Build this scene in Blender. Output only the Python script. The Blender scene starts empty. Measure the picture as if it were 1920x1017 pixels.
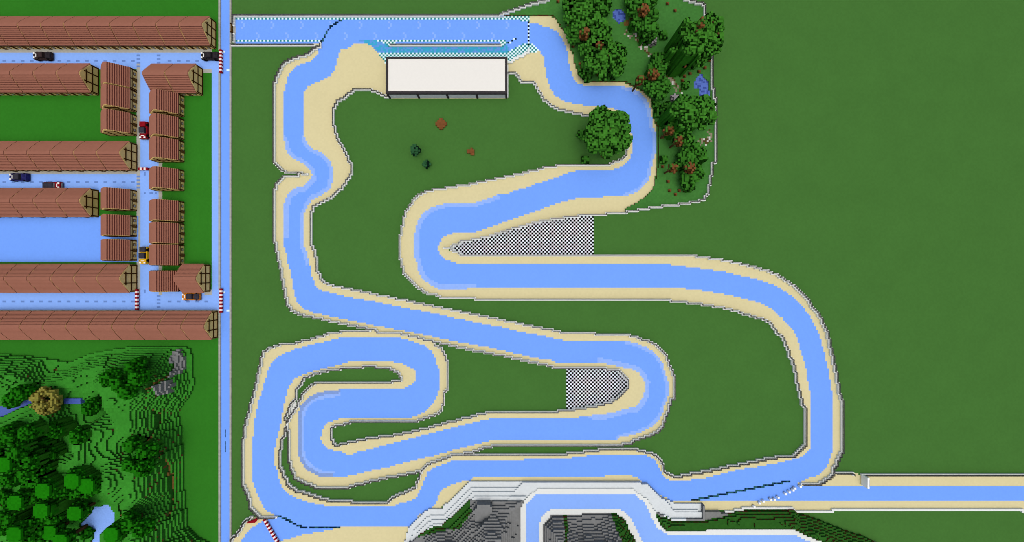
import bpy, math, random
import numpy as np
random.seed(7); RNG = np.random.default_rng(7)
sc = bpy.context.scene
# ---------------------------------------------------------------- camera, sky, sun, exposure
S = 3.446                                   # photo pixels per block on the ground
CAM_H = 508.5/math.tan(math.radians(35))/S
FP = 508.5/math.tan(math.radians(35))
CX, CY = 0.45, 0.1
cam = bpy.data.cameras.new('camera'); co = bpy.data.objects.new('camera', cam)
sc.collection.objects.link(co); sc.camera = co
co.location = (CX, CY, CAM_H); cam.sensor_fit = 'VERTICAL'; cam.angle = math.radians(70)
cam.clip_end = 6000; cam.clip_start = 1
w = bpy.data.worlds.new('World'); sc.world = w; w.use_nodes = True
bg = w.node_tree.nodes['Background']; sky = w.node_tree.nodes.new('ShaderNodeTexSky')
sky.sky_type = 'NISHITA'; sky.sun_disc = False     # bright overcast: hazy, dusty air
sky.air_density = .6; sky.dust_density = 6; sky.ozone_density = 0
sky.sun_elevation = math.radians(79); sky.sun_rotation = math.radians(160)
w.node_tree.links.new(sky.outputs[0], bg.inputs[0]); bg.inputs[1].default_value = 0.12
sun = bpy.data.lights.new('sun', 'SUN'); sun.energy = 0.9; sun.angle = math.radians(120); sun.color = (1, .95, .89)
so = bpy.data.objects.new('sun', sun); sc.collection.objects.link(so)
so.rotation_euler = (math.radians(11), 0, math.radians(20))
sc.view_settings.view_transform = 'Standard'; sc.view_settings.look = 'None'
sc.view_settings.gamma = 1; sc.view_settings.exposure = 0.3
sc.cycles.max_bounces = 4; sc.cycles.diffuse_bounces = 2
sc.cycles.pixel_filter_type = 'BLACKMAN_HARRIS'; sc.cycles.filter_width = 0.8
KL = (1.31, 1.21, 1.20)

# ---------------------------------------------------------------- materials
def lin(c):
    return [(v/255/12.92 if v/255 <= .04045 else ((v/255+.055)/1.055)**2.4) for v in c]
def base(c):
    return tuple(min(.86, v/k) for v, k in zip(lin(c), KL)) + (1,)
def mat(name, c, amt=.05, dark=None, dark_share=0., big=0., rough=.9, spec=.0, cell=1.0, c2=None, share2=.0):
    """flat block colour with a little tone per block (white noise of the block's own coordinates)"""
    m = bpy.data.materials.new(name); m.use_nodes = True
    nt = m.node_tree; L = nt.links.new; N = nt.nodes.new
    b = nt.nodes['Principled BSDF']
    b.inputs['Roughness'].default_value = rough; b.inputs['Specular IOR Level'].default_value = spec
    tc = N('ShaderNodeTexCoord'); ge = N('ShaderNodeNewGeometry')
    vt = N('ShaderNodeVectorTransform'); vt.vector_type = 'NORMAL'; vt.convert_from = 'WORLD'; vt.convert_to = 'OBJECT'
    L(ge.outputs['True Normal'], vt.inputs[0])
    s1 = N('ShaderNodeVectorMath'); s1.operation = 'SCALE'; L(vt.outputs[0], s1.inputs[0]); s1.inputs['Scale'].default_value = -.3*cell
    ad = N('ShaderNodeVectorMath'); L(tc.outputs['Object'], ad.inputs[0]); L(s1.outputs[0], ad.inputs[1])
    s2 = N('ShaderNodeVectorMath'); s2.operation = 'SCALE'; L(ad.outputs[0], s2.inputs[0]); s2.inputs['Scale'].default_value = 1/cell
    fl = N('ShaderNodeVectorMath'); fl.operation = 'FLOOR'; L(s2.outputs[0], fl.inputs[0])
    wn = N('ShaderNodeTexWhiteNoise'); L(fl.outputs[0], wn.inputs['Vector'])
    mr = N('ShaderNodeMapRange'); L(wn.outputs['Value'], mr.inputs['Value'])
    mr.inputs['To Min'].default_value = 1-amt; mr.inputs['To Max'].default_value = 1+amt
    col = N('ShaderNodeRGB'); col.outputs[0].default_value = base(c); cur = col.outputs[0]
    def mixin(fac, cc):
        nonlocal cur
        mx = N('ShaderNodeMix'); mx.data_type = 'RGBA'; L(fac, mx.inputs['Factor'])
        L(cur, mx.inputs['A']); mx.inputs['B'].default_value = base(cc); cur = mx.outputs['Result']
    if c2:
        gt = N('ShaderNodeMath'); gt.operation = 'GREATER_THAN'; L(wn.outputs['Value'], gt.inputs[0]); gt.inputs[1].default_value = 1-share2
        mixin(gt.outputs[0], c2)
    if dark:
        gt = N('ShaderNodeMath'); gt.operation = 'LESS_THAN'; L(wn.outputs['Value'], gt.inputs[0]); gt.inputs[1].default_value = dark_share
        mixin(gt.outputs[0], dark)
    sc1 = N('ShaderNodeVectorMath'); sc1.operation = 'SCALE'; L(cur, sc1.inputs[0]); L(mr.outputs[0], sc1.inputs['Scale']); cur = sc1.outputs[0]
    if big:
        nz = N('ShaderNodeTexNoise'); nz.inputs['Scale'].default_value = .06; nz.inputs['Detail'].default_value = 3
        L(tc.outputs['Object'], nz.inputs['Vector'])
        m2 = N('ShaderNodeMapRange'); L(nz.outputs['Fac'], m2.inputs['Value']); m2.inputs['From Min'].default_value = .3; m2.inputs['From Max'].default_value = .7
        m2.inputs['To Min'].default_value = 1-big; m2.inputs['To Max'].default_value = 1+big
        s3 = N('ShaderNodeVectorMath'); s3.operation = 'SCALE'; L(cur, s3.inputs[0]); L(m2.outputs[0], s3.inputs['Scale']); cur = s3.outputs[0]
    L(cur, b.inputs['Base Color'])
    return m
M = {}
M['grass'] = mat('infield_grass', (69, 113, 51), .035, big=.03)
M['lawn'] = mat('village_grass', (49, 119, 34), .035, big=.03)
M['park'] = mat('park_grass', (67, 122, 55), .07, big=.05)
M['hill'] = mat('hill_grass', (57, 136, 43), .08, big=.10)
M['dirt'] = mat('dirt_side', (96, 64, 34), .15, c2=(62, 92, 36), share2=.45)
M['hillside'] = mat('hill_side_shaded_grass', (42, 98, 33), .12, dark=(112, 72, 46), dark_share=.03)  # hill grass darkened for side faces: shade put into the colour, plus dirt specks
M['hillside2'] = mat('bank_side_shaded_grass', (38, 84, 30), .14, dark=(104, 60, 36), dark_share=.36)  # bank sides: shade mixed into the green, real dirt blocks among it
M['sand'] = mat('sand', (219, 206, 159), .02, big=.012)
M['ice'] = mat('track_ice', (116, 164, 255), .018, big=.01, rough=.5, spec=.05)
M['edge_ice'] = mat('worn_edge_ice', (146, 180, 250), .03, rough=.5, spec=.05)
M['grey_ice'] = mat('grey_ice', (128, 155, 212), .04, rough=.5, spec=.05)
M['pale_ice'] = mat('pale_road_ice', (139, 179, 255), .018, rough=.5, spec=.05)
M['road_dash'] = mat('road_dash', (108, 140, 206), .05)
M['cyan'] = mat('pit_lane_cyan', (64, 168, 208), .05, c2=(96, 152, 222), share2=.45)
M['teal'] = mat('teal_tile', (52, 138, 138), .05)
M['tilewhite'] = mat('pale_tile', (226, 250, 255), .02)
M['black'] = mat('black_tile', (3, 3, 5), .2)
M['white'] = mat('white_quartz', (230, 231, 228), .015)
M['white_side_shade'] = mat('white_quartz_side_shade', (214, 214, 212), .03)  # same quartz a tone darker, painting shade onto upright faces
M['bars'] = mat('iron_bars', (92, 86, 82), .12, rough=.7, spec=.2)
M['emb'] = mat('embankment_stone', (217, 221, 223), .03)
M['emb_side_shade'] = mat('embankment_stone_side_shade', (190, 194, 197), .05)  # shaded copy of the embankment stone, step fronts darkened by colour
M['checkwhite'] = mat('run_off_white', (211, 216, 222), .02)
M['parkwater'] = mat('pool_water', (84, 110, 190), .15, dark=(62, 84, 164), dark_share=.25, rough=.4, spec=.1)
M['bank'] = mat('bank_grass', (45, 92, 33), .10, big=.08)
M['brightwhite'] = mat('bright_white_block', (250, 250, 250), .01)
M['slab'] = mat('grey_stone', (128, 128, 126), .06)
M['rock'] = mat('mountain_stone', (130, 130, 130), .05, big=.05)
M['rock_side_shade'] = mat('mountain_stone_side_shade', (112, 112, 112), .10)  # mountain stone toned down on upright faces, side shade carried in the colour
M['kerb'] = mat('kerb_stone', (166, 164, 156), .10)
M['pave'] = mat('pavement_stone', (176, 174, 166), .05)
M['navy'] = mat('navy_block', (14, 38, 62), .2, c2=(40, 84, 92), share2=.35)
M['purple'] = mat('road_divider', (122, 140, 196), .05)
M['gravelpath'] = mat('path_stone', (142, 132, 112), .25, dark=(92, 78, 44), dark_share=.35, c2=(186, 184, 180), share2=.2)
M['earth'] = mat('bare_earth', (112, 84, 44), .12)
M['river'] = mat('river_water', (72, 96, 176), .04, rough=.3, spec=.2)
M['pond'] = mat('pond_water', (138, 178, 255), .02, rough=.3, spec=.1)
M['roof'] = mat('brown_roof_tiles', (153, 101, 84), .03, big=.05)
M['riser_shade'] = mat('roof_riser_shade', (122, 70, 60), .05)  # same roof tiles darkened: painted shade on the vertical steps
M['infill'] = mat('tan_plaster', (226, 192, 124), .06)
M['timber'] = mat('dark_timber', (64, 38, 14), .15)
M['door'] = mat('oak_door', (92, 66, 34), .1)
M['glass'] = mat('window_glass', (150, 150, 150), .05, rough=.2, spec=.4)
M['pitroof'] = mat('white_flat_roof', (237, 232, 225), .008)
M['char'] = mat('charcoal_trim', (60, 56, 58), .05)
M['pitwall'] = mat('grey_garage_door', (196, 196, 202), .04)
M['red'] = mat('red_block', (146, 22, 34), .06)
M['barwhite'] = mat('white_block', (246, 226, 220), .02)
M['tyre'] = mat('black_tyre', (18, 18, 20), .1)
M['lamp'] = mat('headlight_white', (244, 240, 236), .02)
LEAFD = (20, 52, 12)
M['leaf'] = mat('oak_leaves', (58, 114, 36), .38, dark=LEAFD, dark_share=.20)
M['leaf2'] = mat('dark_oak_leaves', (52, 106, 33), .38, dark=LEAFD, dark_share=.22)
M['jungle'] = mat('jungle_leaves', (27, 100, 13), .30, dark=(18, 74, 6), dark_share=.22)
M['jungletop'] = mat('jungle_crown_leaves', (27, 116, 11), .10)
M['vine'] = mat('hanging_vines', (44, 104, 26), .12, big=.1)
M['bark'] = mat('bark', (84, 62, 36), .12)
M['redleaf'] = mat('reddish_leaves', (118, 76, 44), .30, dark=(70, 50, 22), dark_share=.25, c2=(56, 100, 34), share2=.22)
M['leafpile'] = mat('fallen_leaves', (122, 76, 44), .14)
M['blueleaf'] = mat('blue_blossom', (92, 122, 196), .18, dark=(40, 60, 120), dark_share=.18)
M['tanleaf'] = mat('tan_leaves', (130, 124, 56), .25, dark=(84, 74, 26), dark_share=.2)
M['spruce'] = mat('spruce_leaves', (42, 82, 50), .28, dark=(16, 36, 26), dark_share=.25)
M['boulder'] = mat('boulder_stone', (148, 142, 146), .16, dark=(88, 86, 86), dark_share=.2)

# ---------------------------------------------------------------- helpers
class MB:
    def __init__(s): s.v = []; s.f = []; s.m = []
    def quad(s, a, b, c, d, mi=0):
        n = len(s.v); s.v += [a, b, c, d]; s.f.append((n, n+1, n+2, n+3)); s.m.append(mi)
    def box(s, x0, y0, z0, x1, y1, z1, mi=0, bottom=True):
        n = len(s.v)
        s.v += [(x0,y0,z0),(x1,y0,z0),(x1,y1,z0),(x0,y1,z0),(x0,y0,z1),(x1,y0,z1),(x1,y1,z1),(x0,y1,z1)]
        fs = [(4,5,6,7),(0,1,5,4),(1,2,6,5),(2,3,7,6),(3,0,4,7)] + ([(3,2,1,0)] if bottom else [])
        for f in fs: s.f.append(tuple(n+k for k in f)); s.m.append(mi)
    def prism_x(s, prof, x0, x1, mi=0):
        """extrude a (y,z) outline along x"""
        n = len(s.v); k = len(prof)
        s.v += [(x0, y, z) for y, z in prof] + [(x1, y, z) for y, z in prof]
        for i in range(k):
            j = (i+1) % k; s.f.append((n+i, n+k+i, n+k+j, n+j)); s.m.append(mi)
        s.f.append(tuple(n+i for i in range(k))); s.f.append(tuple(n+k+i for i in reversed(range(k)))); s.m += [mi, mi]
    def prism_z(s, poly, z0, z1, mi=0):
        n = len(s.v); k = len(poly)
        s.v += [(x, y, z0) for x, y in poly] + [(x, y, z1) for x, y in poly]
        for i in range(k):
            j = (i+1) % k; s.f.append((n+i, n+j, n+k+j, n+k+i)); s.m.append(mi)
        s.f.append(tuple(n+i for i in reversed(range(k)))); s.f.append(tuple(n+k+i for i in range(k))); s.m += [mi, mi]
    def build(s, name, mats, parent=None):
        me = bpy.data.meshes.new(name); me.from_pydata(s.v, [], s.f); me.update()
        if not isinstance(mats, (list, tuple)): mats = [mats]
        for m in mats: me.materials.append(m)
        if len(mats) > 1: me.polygons.foreach_set('material_index', s.m)
        o = bpy.data.objects.new(name, me); sc.collection.objects.link(o)
        if parent: o.parent = parent
        return o
def tag(o, label=None, cat=None, group=None, kind=None):
    for k, v in (('label', label), ('category', cat), ('group', group), ('kind', kind)):
        if v: o[k] = v
    return o
def thing(name, label, cat, loc=(0,0,0), rz=0, group=None):
    o = bpy.data.objects.new(name, None); sc.collection.objects.link(o)
    o.location = loc; o.rotation_euler = (0, 0, rz); o.empty_display_size = 1
    return tag(o, label, cat, group)
def dup(root, loc, rz, label):
    r = root.copy(); sc.collection.objects.link(r); r.location = loc; r.rotation_euler = (0, 0, rz); r['label'] = label
    for ch in list(root.children):
        c = ch.copy(); sc.collection.objects.link(c); c.parent = r
        for g in list(ch.children):
            d = g.copy(); sc.collection.objects.link(d); d.parent = c
    return r
def P(px, py, z=0.):
    """a photo pixel to the point under it at height z"""
    k = (CAM_H-z)/FP
    return (CX+(px-960)*k, CY+(508.5-py)*k)
ORD = ['first','second','third','fourth','fifth','sixth','seventh','eighth','ninth','tenth','eleventh','twelfth']

# ---------------------------------------------------------------- block grid
I0, I1, J0, J1 = -300, 300, -170, 170
NX, NY = I1-I0, J1-J0
GX, GY = np.meshgrid(np.arange(I0, I1)+.5, np.arange(J0, J1)+.5)       # [j,i]
MATS = []; MIDX = {}
def mid(n):
    if n not in MIDX: MIDX[n] = len(MATS); MATS.append(n)
    return MIDX[n]
G = np.zeros((NY, NX), int); H = np.zeros((NY, NX)); mid('grass')
def mask(pts, z=0.):
    q = [P(x, y, z) for x, y in pts]; inside = np.zeros((NY, NX), bool)
    for (x0, y0), (x1, y1) in zip(q, q[1:]+q[:1]):
        if y0 == y1: continue
        c = ((y0 > GY) != (y1 > GY)) & (GX < (x1-x0)*(GY-y0)/(y1-y0)+x0)
        inside ^= c
    return inside
def paint(pts, m, h=None, z=0.):
    k = mask(pts, z); G[k] = mid(m)
    if h is not None: H[k] = h
    return k
def rect(x0, y0, x1, y1): return [(x0,y0),(x1,y0),(x1,y1),(x0,y1)]
def cellof(px, py, z=0.):
    x, y = P(px, py, z); return int(math.floor(x)), int(math.floor(y))
def setcell(i, j, m): 
    if I0 <= i < I1 and J0 <= j < J1: G[j-J0, i-I0] = mid(m)
def path_cells(pts, z=0.):
    """4-connected run of blocks along a polyline"""
    out = []
    def add(c):
        if not out or out[-1] != c: out.append(c)
    cs = [cellof(x, y, z) for x, y in pts]
    for (a, b), (c, d) in zip(cs, cs[1:]):
        n = max(abs(c-a), abs(d-b)); p = (a, b); add(p)
        for k in range(1, n+1):
            q = (round(a+(c-a)*k/n), round(b+(d-b)*k/n))
            if q[0] != p[0] and q[1] != p[1]: add((q[0], p[1]) if abs(c-a) >= abs(d-b) else (p[0], q[1]))
            add(q); p = q
    return out
def noise(scale, seed, octs=3):
    r = np.random.default_rng(seed); out = np.zeros((NY, NX)); amp = 1.; tot = 0
    for o in range(octs):
        s = scale/2**o; n = int(max(NX, NY)/s)+4; t = r.random((n, n))
        u = (GX-I0)/s; v = (GY-J0)/s; i = u.astype(int); j = v.astype(int); fu = u-i; fv = v-j
        fu = fu*fu*(3-2*fu); fv = fv*fv*(3-2*fv)
        out += amp*((t[j,i]*(1-fu)+t[j,i+1]*fu)*(1-fv)+(t[j+1,i]*(1-fu)+t[j+1,i+1]*fu)*fv); tot += amp; amp *= .5
    return out/tot
def dist(mk, limit=60):
    d = np.zeros(mk.shape); cur = mk.copy()
    for k in range(limit):
        d[cur] += 1; p = np.pad(cur, 1, mode='edge')
        n = cur & p[:-2,1:-1] & p[2:,1:-1] & p[1:-1,:-2] & p[1:-1,2:]
        if k % 2: n &= p[:-2,:-2] & p[2:,2:] & p[:-2,2:] & p[2:,:-2]
        cur = n
        if not cur.any(): break
    return d
# ---------------------------------------------------------------- outlines (photo pixels on the ground plane)
def pl(s): return [tuple(map(float, p.split(','))) for p in s.split()]
LEFT_UP = pl('600.6,81 595.6,87 587,93.6 580.5,100.3 568.8,105.4 553.8,108.7 538.7,115.4 527,124.6 520.3,135.5 516.2,147.2 513.1,158.9 512.8,301.3 518.7,308.8 527,318.9 533.7,323 556.3,325.2')
LEFT_DN = pl('557,331.8 533.7,332 527,337.6 517,347.6 513.1,353.4 513.1,456.3 517,458 517,473.8 520,475.5 520.3,490.9 523.3,492.5 523.7,505 527,506.8 527.4,525.2 530.4,526.8 530.7,542.7 533.7,544.4 534.2,560.3 537,562 537.9,570.3 547,583.7 558.8,591.2 577.2,594.5 593.9,597.9 609,602 625.7,605.4 642.4,608.8 659.1,612.1 677.5,615.5 694.2,619.6 708,619.8 709,623.8 741.7,623.8')
DIAG = pl('741.7,623.8 756.8,628 773.5,631.3 786.9,634.7 801.9,638.9 813.6,642.5 833.7,646 850.4,649.2 863.8,653 877.2,656.7 897.3,659.2 914.8,663.4 935.7,667.6 953.3,670.9 965.8,674.3 982.5,678.5 1001,681 1011.8,684.8 1036.2,686.5 1037.6,689.2 1122.9,689.6 1123.7,692.1 1147.2,692.9 1157.2,695.5 1167.2,705.5 1178.1,715.5 1178,728.4 1167.2,738.4 1157.2,749.3 1143.8,755.1 1129.6,759.3 1108.7,762.6 1092,767.7 1063.5,769.3 1061.9,771.8 1035,772.5 1034.3,774.3 918.2,774.4 903.9,778.4 890.6,781.7 877.2,785 862,788.4 848.8,791.8 835.4,795 825.4,799.3 811,802.6 797,806 780,809.3 766,812.7 748.4,816 731.7,819.6 695.9,823.4 679.2,826.8 662.5,830 645.8,834.3 634.9,836 625.7,831.8 620.7,823.4 619.8,810 624,801 632.4,797.2 652.4,795.5 654,792.2 740,791.6 776.9,791.6 786.9,787.6 796.9,783.4 808.6,780 818.7,775.9 827,767.5 830.4,757 833.7,740.3 837,731.1 840,730.3 840,685.2 835.4,675 830.4,661.7 823.7,652.5 815,645')
LOOP = pl('694.2,621.5 639,623 637.4,625.5 622.3,626.3 603.9,630.5 590.6,633.8 577.2,637.2 562.1,640.5 548.8,643.9 535.4,647.2 522,650 507,654.2 493.6,664.2 488.6,676.8 484.4,691.8 481,706.9 477.7,723.6 474.3,738.7 471,748.7 467.7,763.7 464.3,775.5 461,788.8 457.6,804.7 458,820.9 454.8,822.6 454.3,907.9 460.1,917.9 465.2,930.4 468.5,942.1 473.5,955.5 479.4,965.6 486.9,970.7 517,971.3')
BOTL = pl('473.5,971.6 461.8,979.1 454.3,985.8 446.8,994.2 440,1005.9 434.2,1014.2 425,1030')
C_UP = pl('652.4,689 702.6,688.7 703.4,691 728.5,691.8 738.4,697.7 750,701.9 751,713.6 741.7,716 736.7,719.6 594.7,719.6 583.9,723.6 577.2,732 565.5,742 557,755.4 552,770.4 542,785.5 537,793.8 535.4,788 542,770.4 545.4,757 553.8,747 556.3,730.3 563.8,717.8 573.8,709.4 590.6,702.7 620.7,695.2 652.4,689')
C_LO = pl('537.9,797 537.9,808.4 540.7,809 540.7,860.2 544.6,873.6 547,885.3 553.8,898.7 563.8,904.5 577.2,910.4 592.2,915.4 655.8,915.4 656.6,911.2 672.5,909.5 687.5,905.3 701,901.2 717.7,898.7 731.7,895.5 752.6,891.3 772.7,888 783.5,885.5 790,887 786,890.5 783.5,898.8 778.5,908.9 775.2,916.4 766.8,923.9 755.1,927.3 740,934 727.7,943 660,943 659.1,940.5 620.7,939.6 607.3,936.3 597.3,932 587.2,928.8 575.5,924.6 562,922 547,915.4 538.7,907 533.7,897 528.7,883.6 523.7,873.6 523.7,843.5 527,840.1 527.9,823.4 533.7,816.7 535.4,807.2 537,797')
LINK = pl('790,884 791.9,882 800.3,872 811.1,867.9 822,863.7 835.4,860.4 845.4,854.8 869.7,854.2')
INF_S = pl('869.7,854.2 870.5,850.3 883.9,849.5 897.3,843.6 912.3,840.3 926.5,837 1040,836.6 1165.6,836.2 1166.4,833.7 1177.3,831.2 1190.6,827 1202.3,823.7 1211.5,820.3 1222.4,817 1234.1,809.5 1244.1,799.4 1249.2,788.6 1255,770.2 1259.2,750.1 1263.4,746.8 1263.4,712 1260,702 1255.9,685.4 1250.8,672 1247.5,663.7 1234,650.3 1222.4,642 1214,637.8 1200.7,636 1190.6,632 1177.3,629.4 1175.6,626.7 1061.9,626.5 1060.2,623.5 1046.8,621 1031,618.8 1009.3,615.5 990.9,611.3 977.5,607 960.8,603.7 939,600.4 925.7,597 909,593.7 892.2,590.4 873.8,587 857,583.7 840.4,579.5 822,576.2 805.3,572.8 788.6,570.3 771.8,567 753.4,563.6 737.7,560.3 719.3,556 702.6,551.9 685.9,548.6 669.2,544.4 650.8,541.9 634,538.5 615.7,535.2 607.3,528.5 598.9,519.3 594.7,505.9 592.2,488.4 589,482 588,475.5 585.6,462 582.2,460.5 582.2,401 584.7,391.9 588.9,386.9 600.6,378.5 619,371.8 629,360 640.7,350 650.8,336.7 657.5,328.4 657.5,307.2 652.4,298.8 644,283.7 635.7,267 629,248.6 623.2,233.6 623.2,209.3 627.4,200 634,190 645.8,180 657.5,171.7 665.8,167 685.9,167 701,170.9 712.6,175.9 721,182.6 730,183')
INF_N = pl('951.9,138 966.9,138 980,153.8 1003.4,154.7 1010,165 1014.3,178.4 1023.5,190 1033.6,197.6 1051,205 1067,208.5 1073.7,213.5 1090.4,214.3 1091.3,217.7 1110.5,217.7 1130,221 1150,226 1165,235 1174,246 1177,258.7 1177.4,277 1173.2,278.7 1173.2,292 1160.7,302 1144,305.5 1142.3,309.2 1044.4,309.7 1042.8,313 1028.6,313.8 1015.2,317.2 1001,320.5 986.8,324.7 972.5,328.4 955.8,331.7 939,335 921.5,338.4 904,341.7 889.7,345 870.5,348.4 845.4,351.8 825.4,355 803.6,358.5 786.9,365 771.8,380 760,397 756,413.6 752.6,435.4 750,440.4 750,488 753.4,489 754.3,502.6 757.6,513.4 765.2,525 780.2,538.5 791.9,546 801.9,551 815.3,553.6 825.4,557.8 891.4,558 892.2,561.4 1258.4,561.7 1259.2,565 1275.9,567 1303.4,570 1325.2,572.9 1348.6,577 1363.6,581.2 1380.3,584.6 1395.4,588.8 1408.8,592 1422,595.5 1433.8,600.5 1447.2,612.2 1463.9,627 1468.9,636.9 1475.6,650.3 1480.6,662 1485.6,675.4 1489,688.8 1494,705.5 1497.3,723.9 1499.8,736.7 1504,753.4 1507.4,763.5 1511,766 1510.7,832 1506.5,840.4 1497.3,851.3 1489,855.5 1472.2,858 1442,861.3 1417,868 1376.9,873.8 1358.5,878 1345.2,881.4 1326.8,884.7 1306.7,888 1289.2,892.2 1269.1,895.5 1250.7,887 1244,880.4 1240.7,867 1237.3,858.7 1222.4,848.5 1195.7,847 1194,843.4 1125.4,843.4 1123.7,847 1094.5,847.4 1093.6,850 1066,850.4 1064.4,853.8 1000,854 869.7,854.2')
NOSE_UP = pl('831.2,465.2 847,465.2 848,460 859.6,458 862,450 900.6,449.6 901.4,446.3 911.5,443.7 921.5,440 932.4,437 942.4,432.9 952.4,429.5 962.5,426.2 980.9,424.5 990.9,419.5 1002.6,416.2 1017.7,412.8 1041.9,410.3 1067,406 1098,402.3 1135.6,402 1136.4,399 1172.4,399')
PARKW = pl('1172.4,399 1179,396 1194,395.3 1195.8,392.4 1218.4,392.2 1219.2,388.8 1239.3,388.6 1241,385.2 1264,384.8 1285,382.3 1302.8,378.7 1320.5,375.6 1326.8,368.8 1327.8,362.5 1328.3,347 1331.4,345.9 1332,330.2 1335.6,329.2 1336,305.2 1341.5,304 1341.9,217.5 1341.5,190 1338.3,180 1338.2,166 1334.4,165 1334.4,103 1332.5,101 1331,75 1326,35 1321.3,18.8 1321,11 1313.8,4.7 1302.5,1 1285.6,0 1270,-12')
NOSE_LO = pl('847,465.2 848,471 859.6,473.8 863,478.9 1280,478.6 1291.7,478.4 1292.5,480.9 1316,482.6 1340.2,486 1361.9,490 1378.7,492.6 1395.4,496 1408.8,500 1422,503.5 1433.8,506.8 1443.9,511 1457.3,516 1469,522.7 1480.7,531.9 1492.4,541.9 1504,552 1517.5,566.2 1529.2,580.4 1539.2,592 1545.9,607.2 1550.9,623.9 1555.9,643.6 1560.9,660.3 1565.9,687 1569.2,705.5 1574.2,727.2 1576.8,750 1580,752.6 1579.6,846.3 1573.4,857.1 1569.2,868.8 1564.2,881 1558.4,895.5 1549,902 1539,907.2 1535.8,909.6 1503.2,909.6')
STR_N1 = pl('1567,888.2 1599.3,888.2 1602,890.5')
STR_N2 = pl('1617,892 1960,892')
STR_S = pl('1300,971.8 1320,971.6 1348.5,965.7 1372,959.5 1397,955.2 1484,954.2 1490.6,961.2 1562.5,961.5 1564.2,958.2 1915,958.2 1920,961.5 1935,968')
PIT_N = pl('437.5,46 437.5,27.9 936.8,27.9')
PARK_T = pl('936.8,27.9 956.9,20.9 976.9,14.2 1000,6.7 1017,1 1040,-8')
PIT_W = pl('437.5,62.5 437.5,78')
PIT_S = pl('434,83 591,83')
PIT_MID = pl('731.5,83 941,83')
SAND_R = pl('993.6,30 1033.8,30 1042,35 1047,45 1053.8,53.5 1067,68.6 1068,92 1074.7,100.3 1075.6,115.4 1081.4,128.8 1085.6,142 1100.7,153 1170.9,153.8 1184.3,160.5 1199.3,167.2 1210.8,175 1220.9,185 1225.9,200 1225.9,222 1232.6,238.6 1233,313.8 1230,320 1229.2,335 1225.9,350 1219.2,361.8 1209,370.2 1197.5,378.5 1184,385.2 1172.4,391.9 1172.4,398.6')
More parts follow.
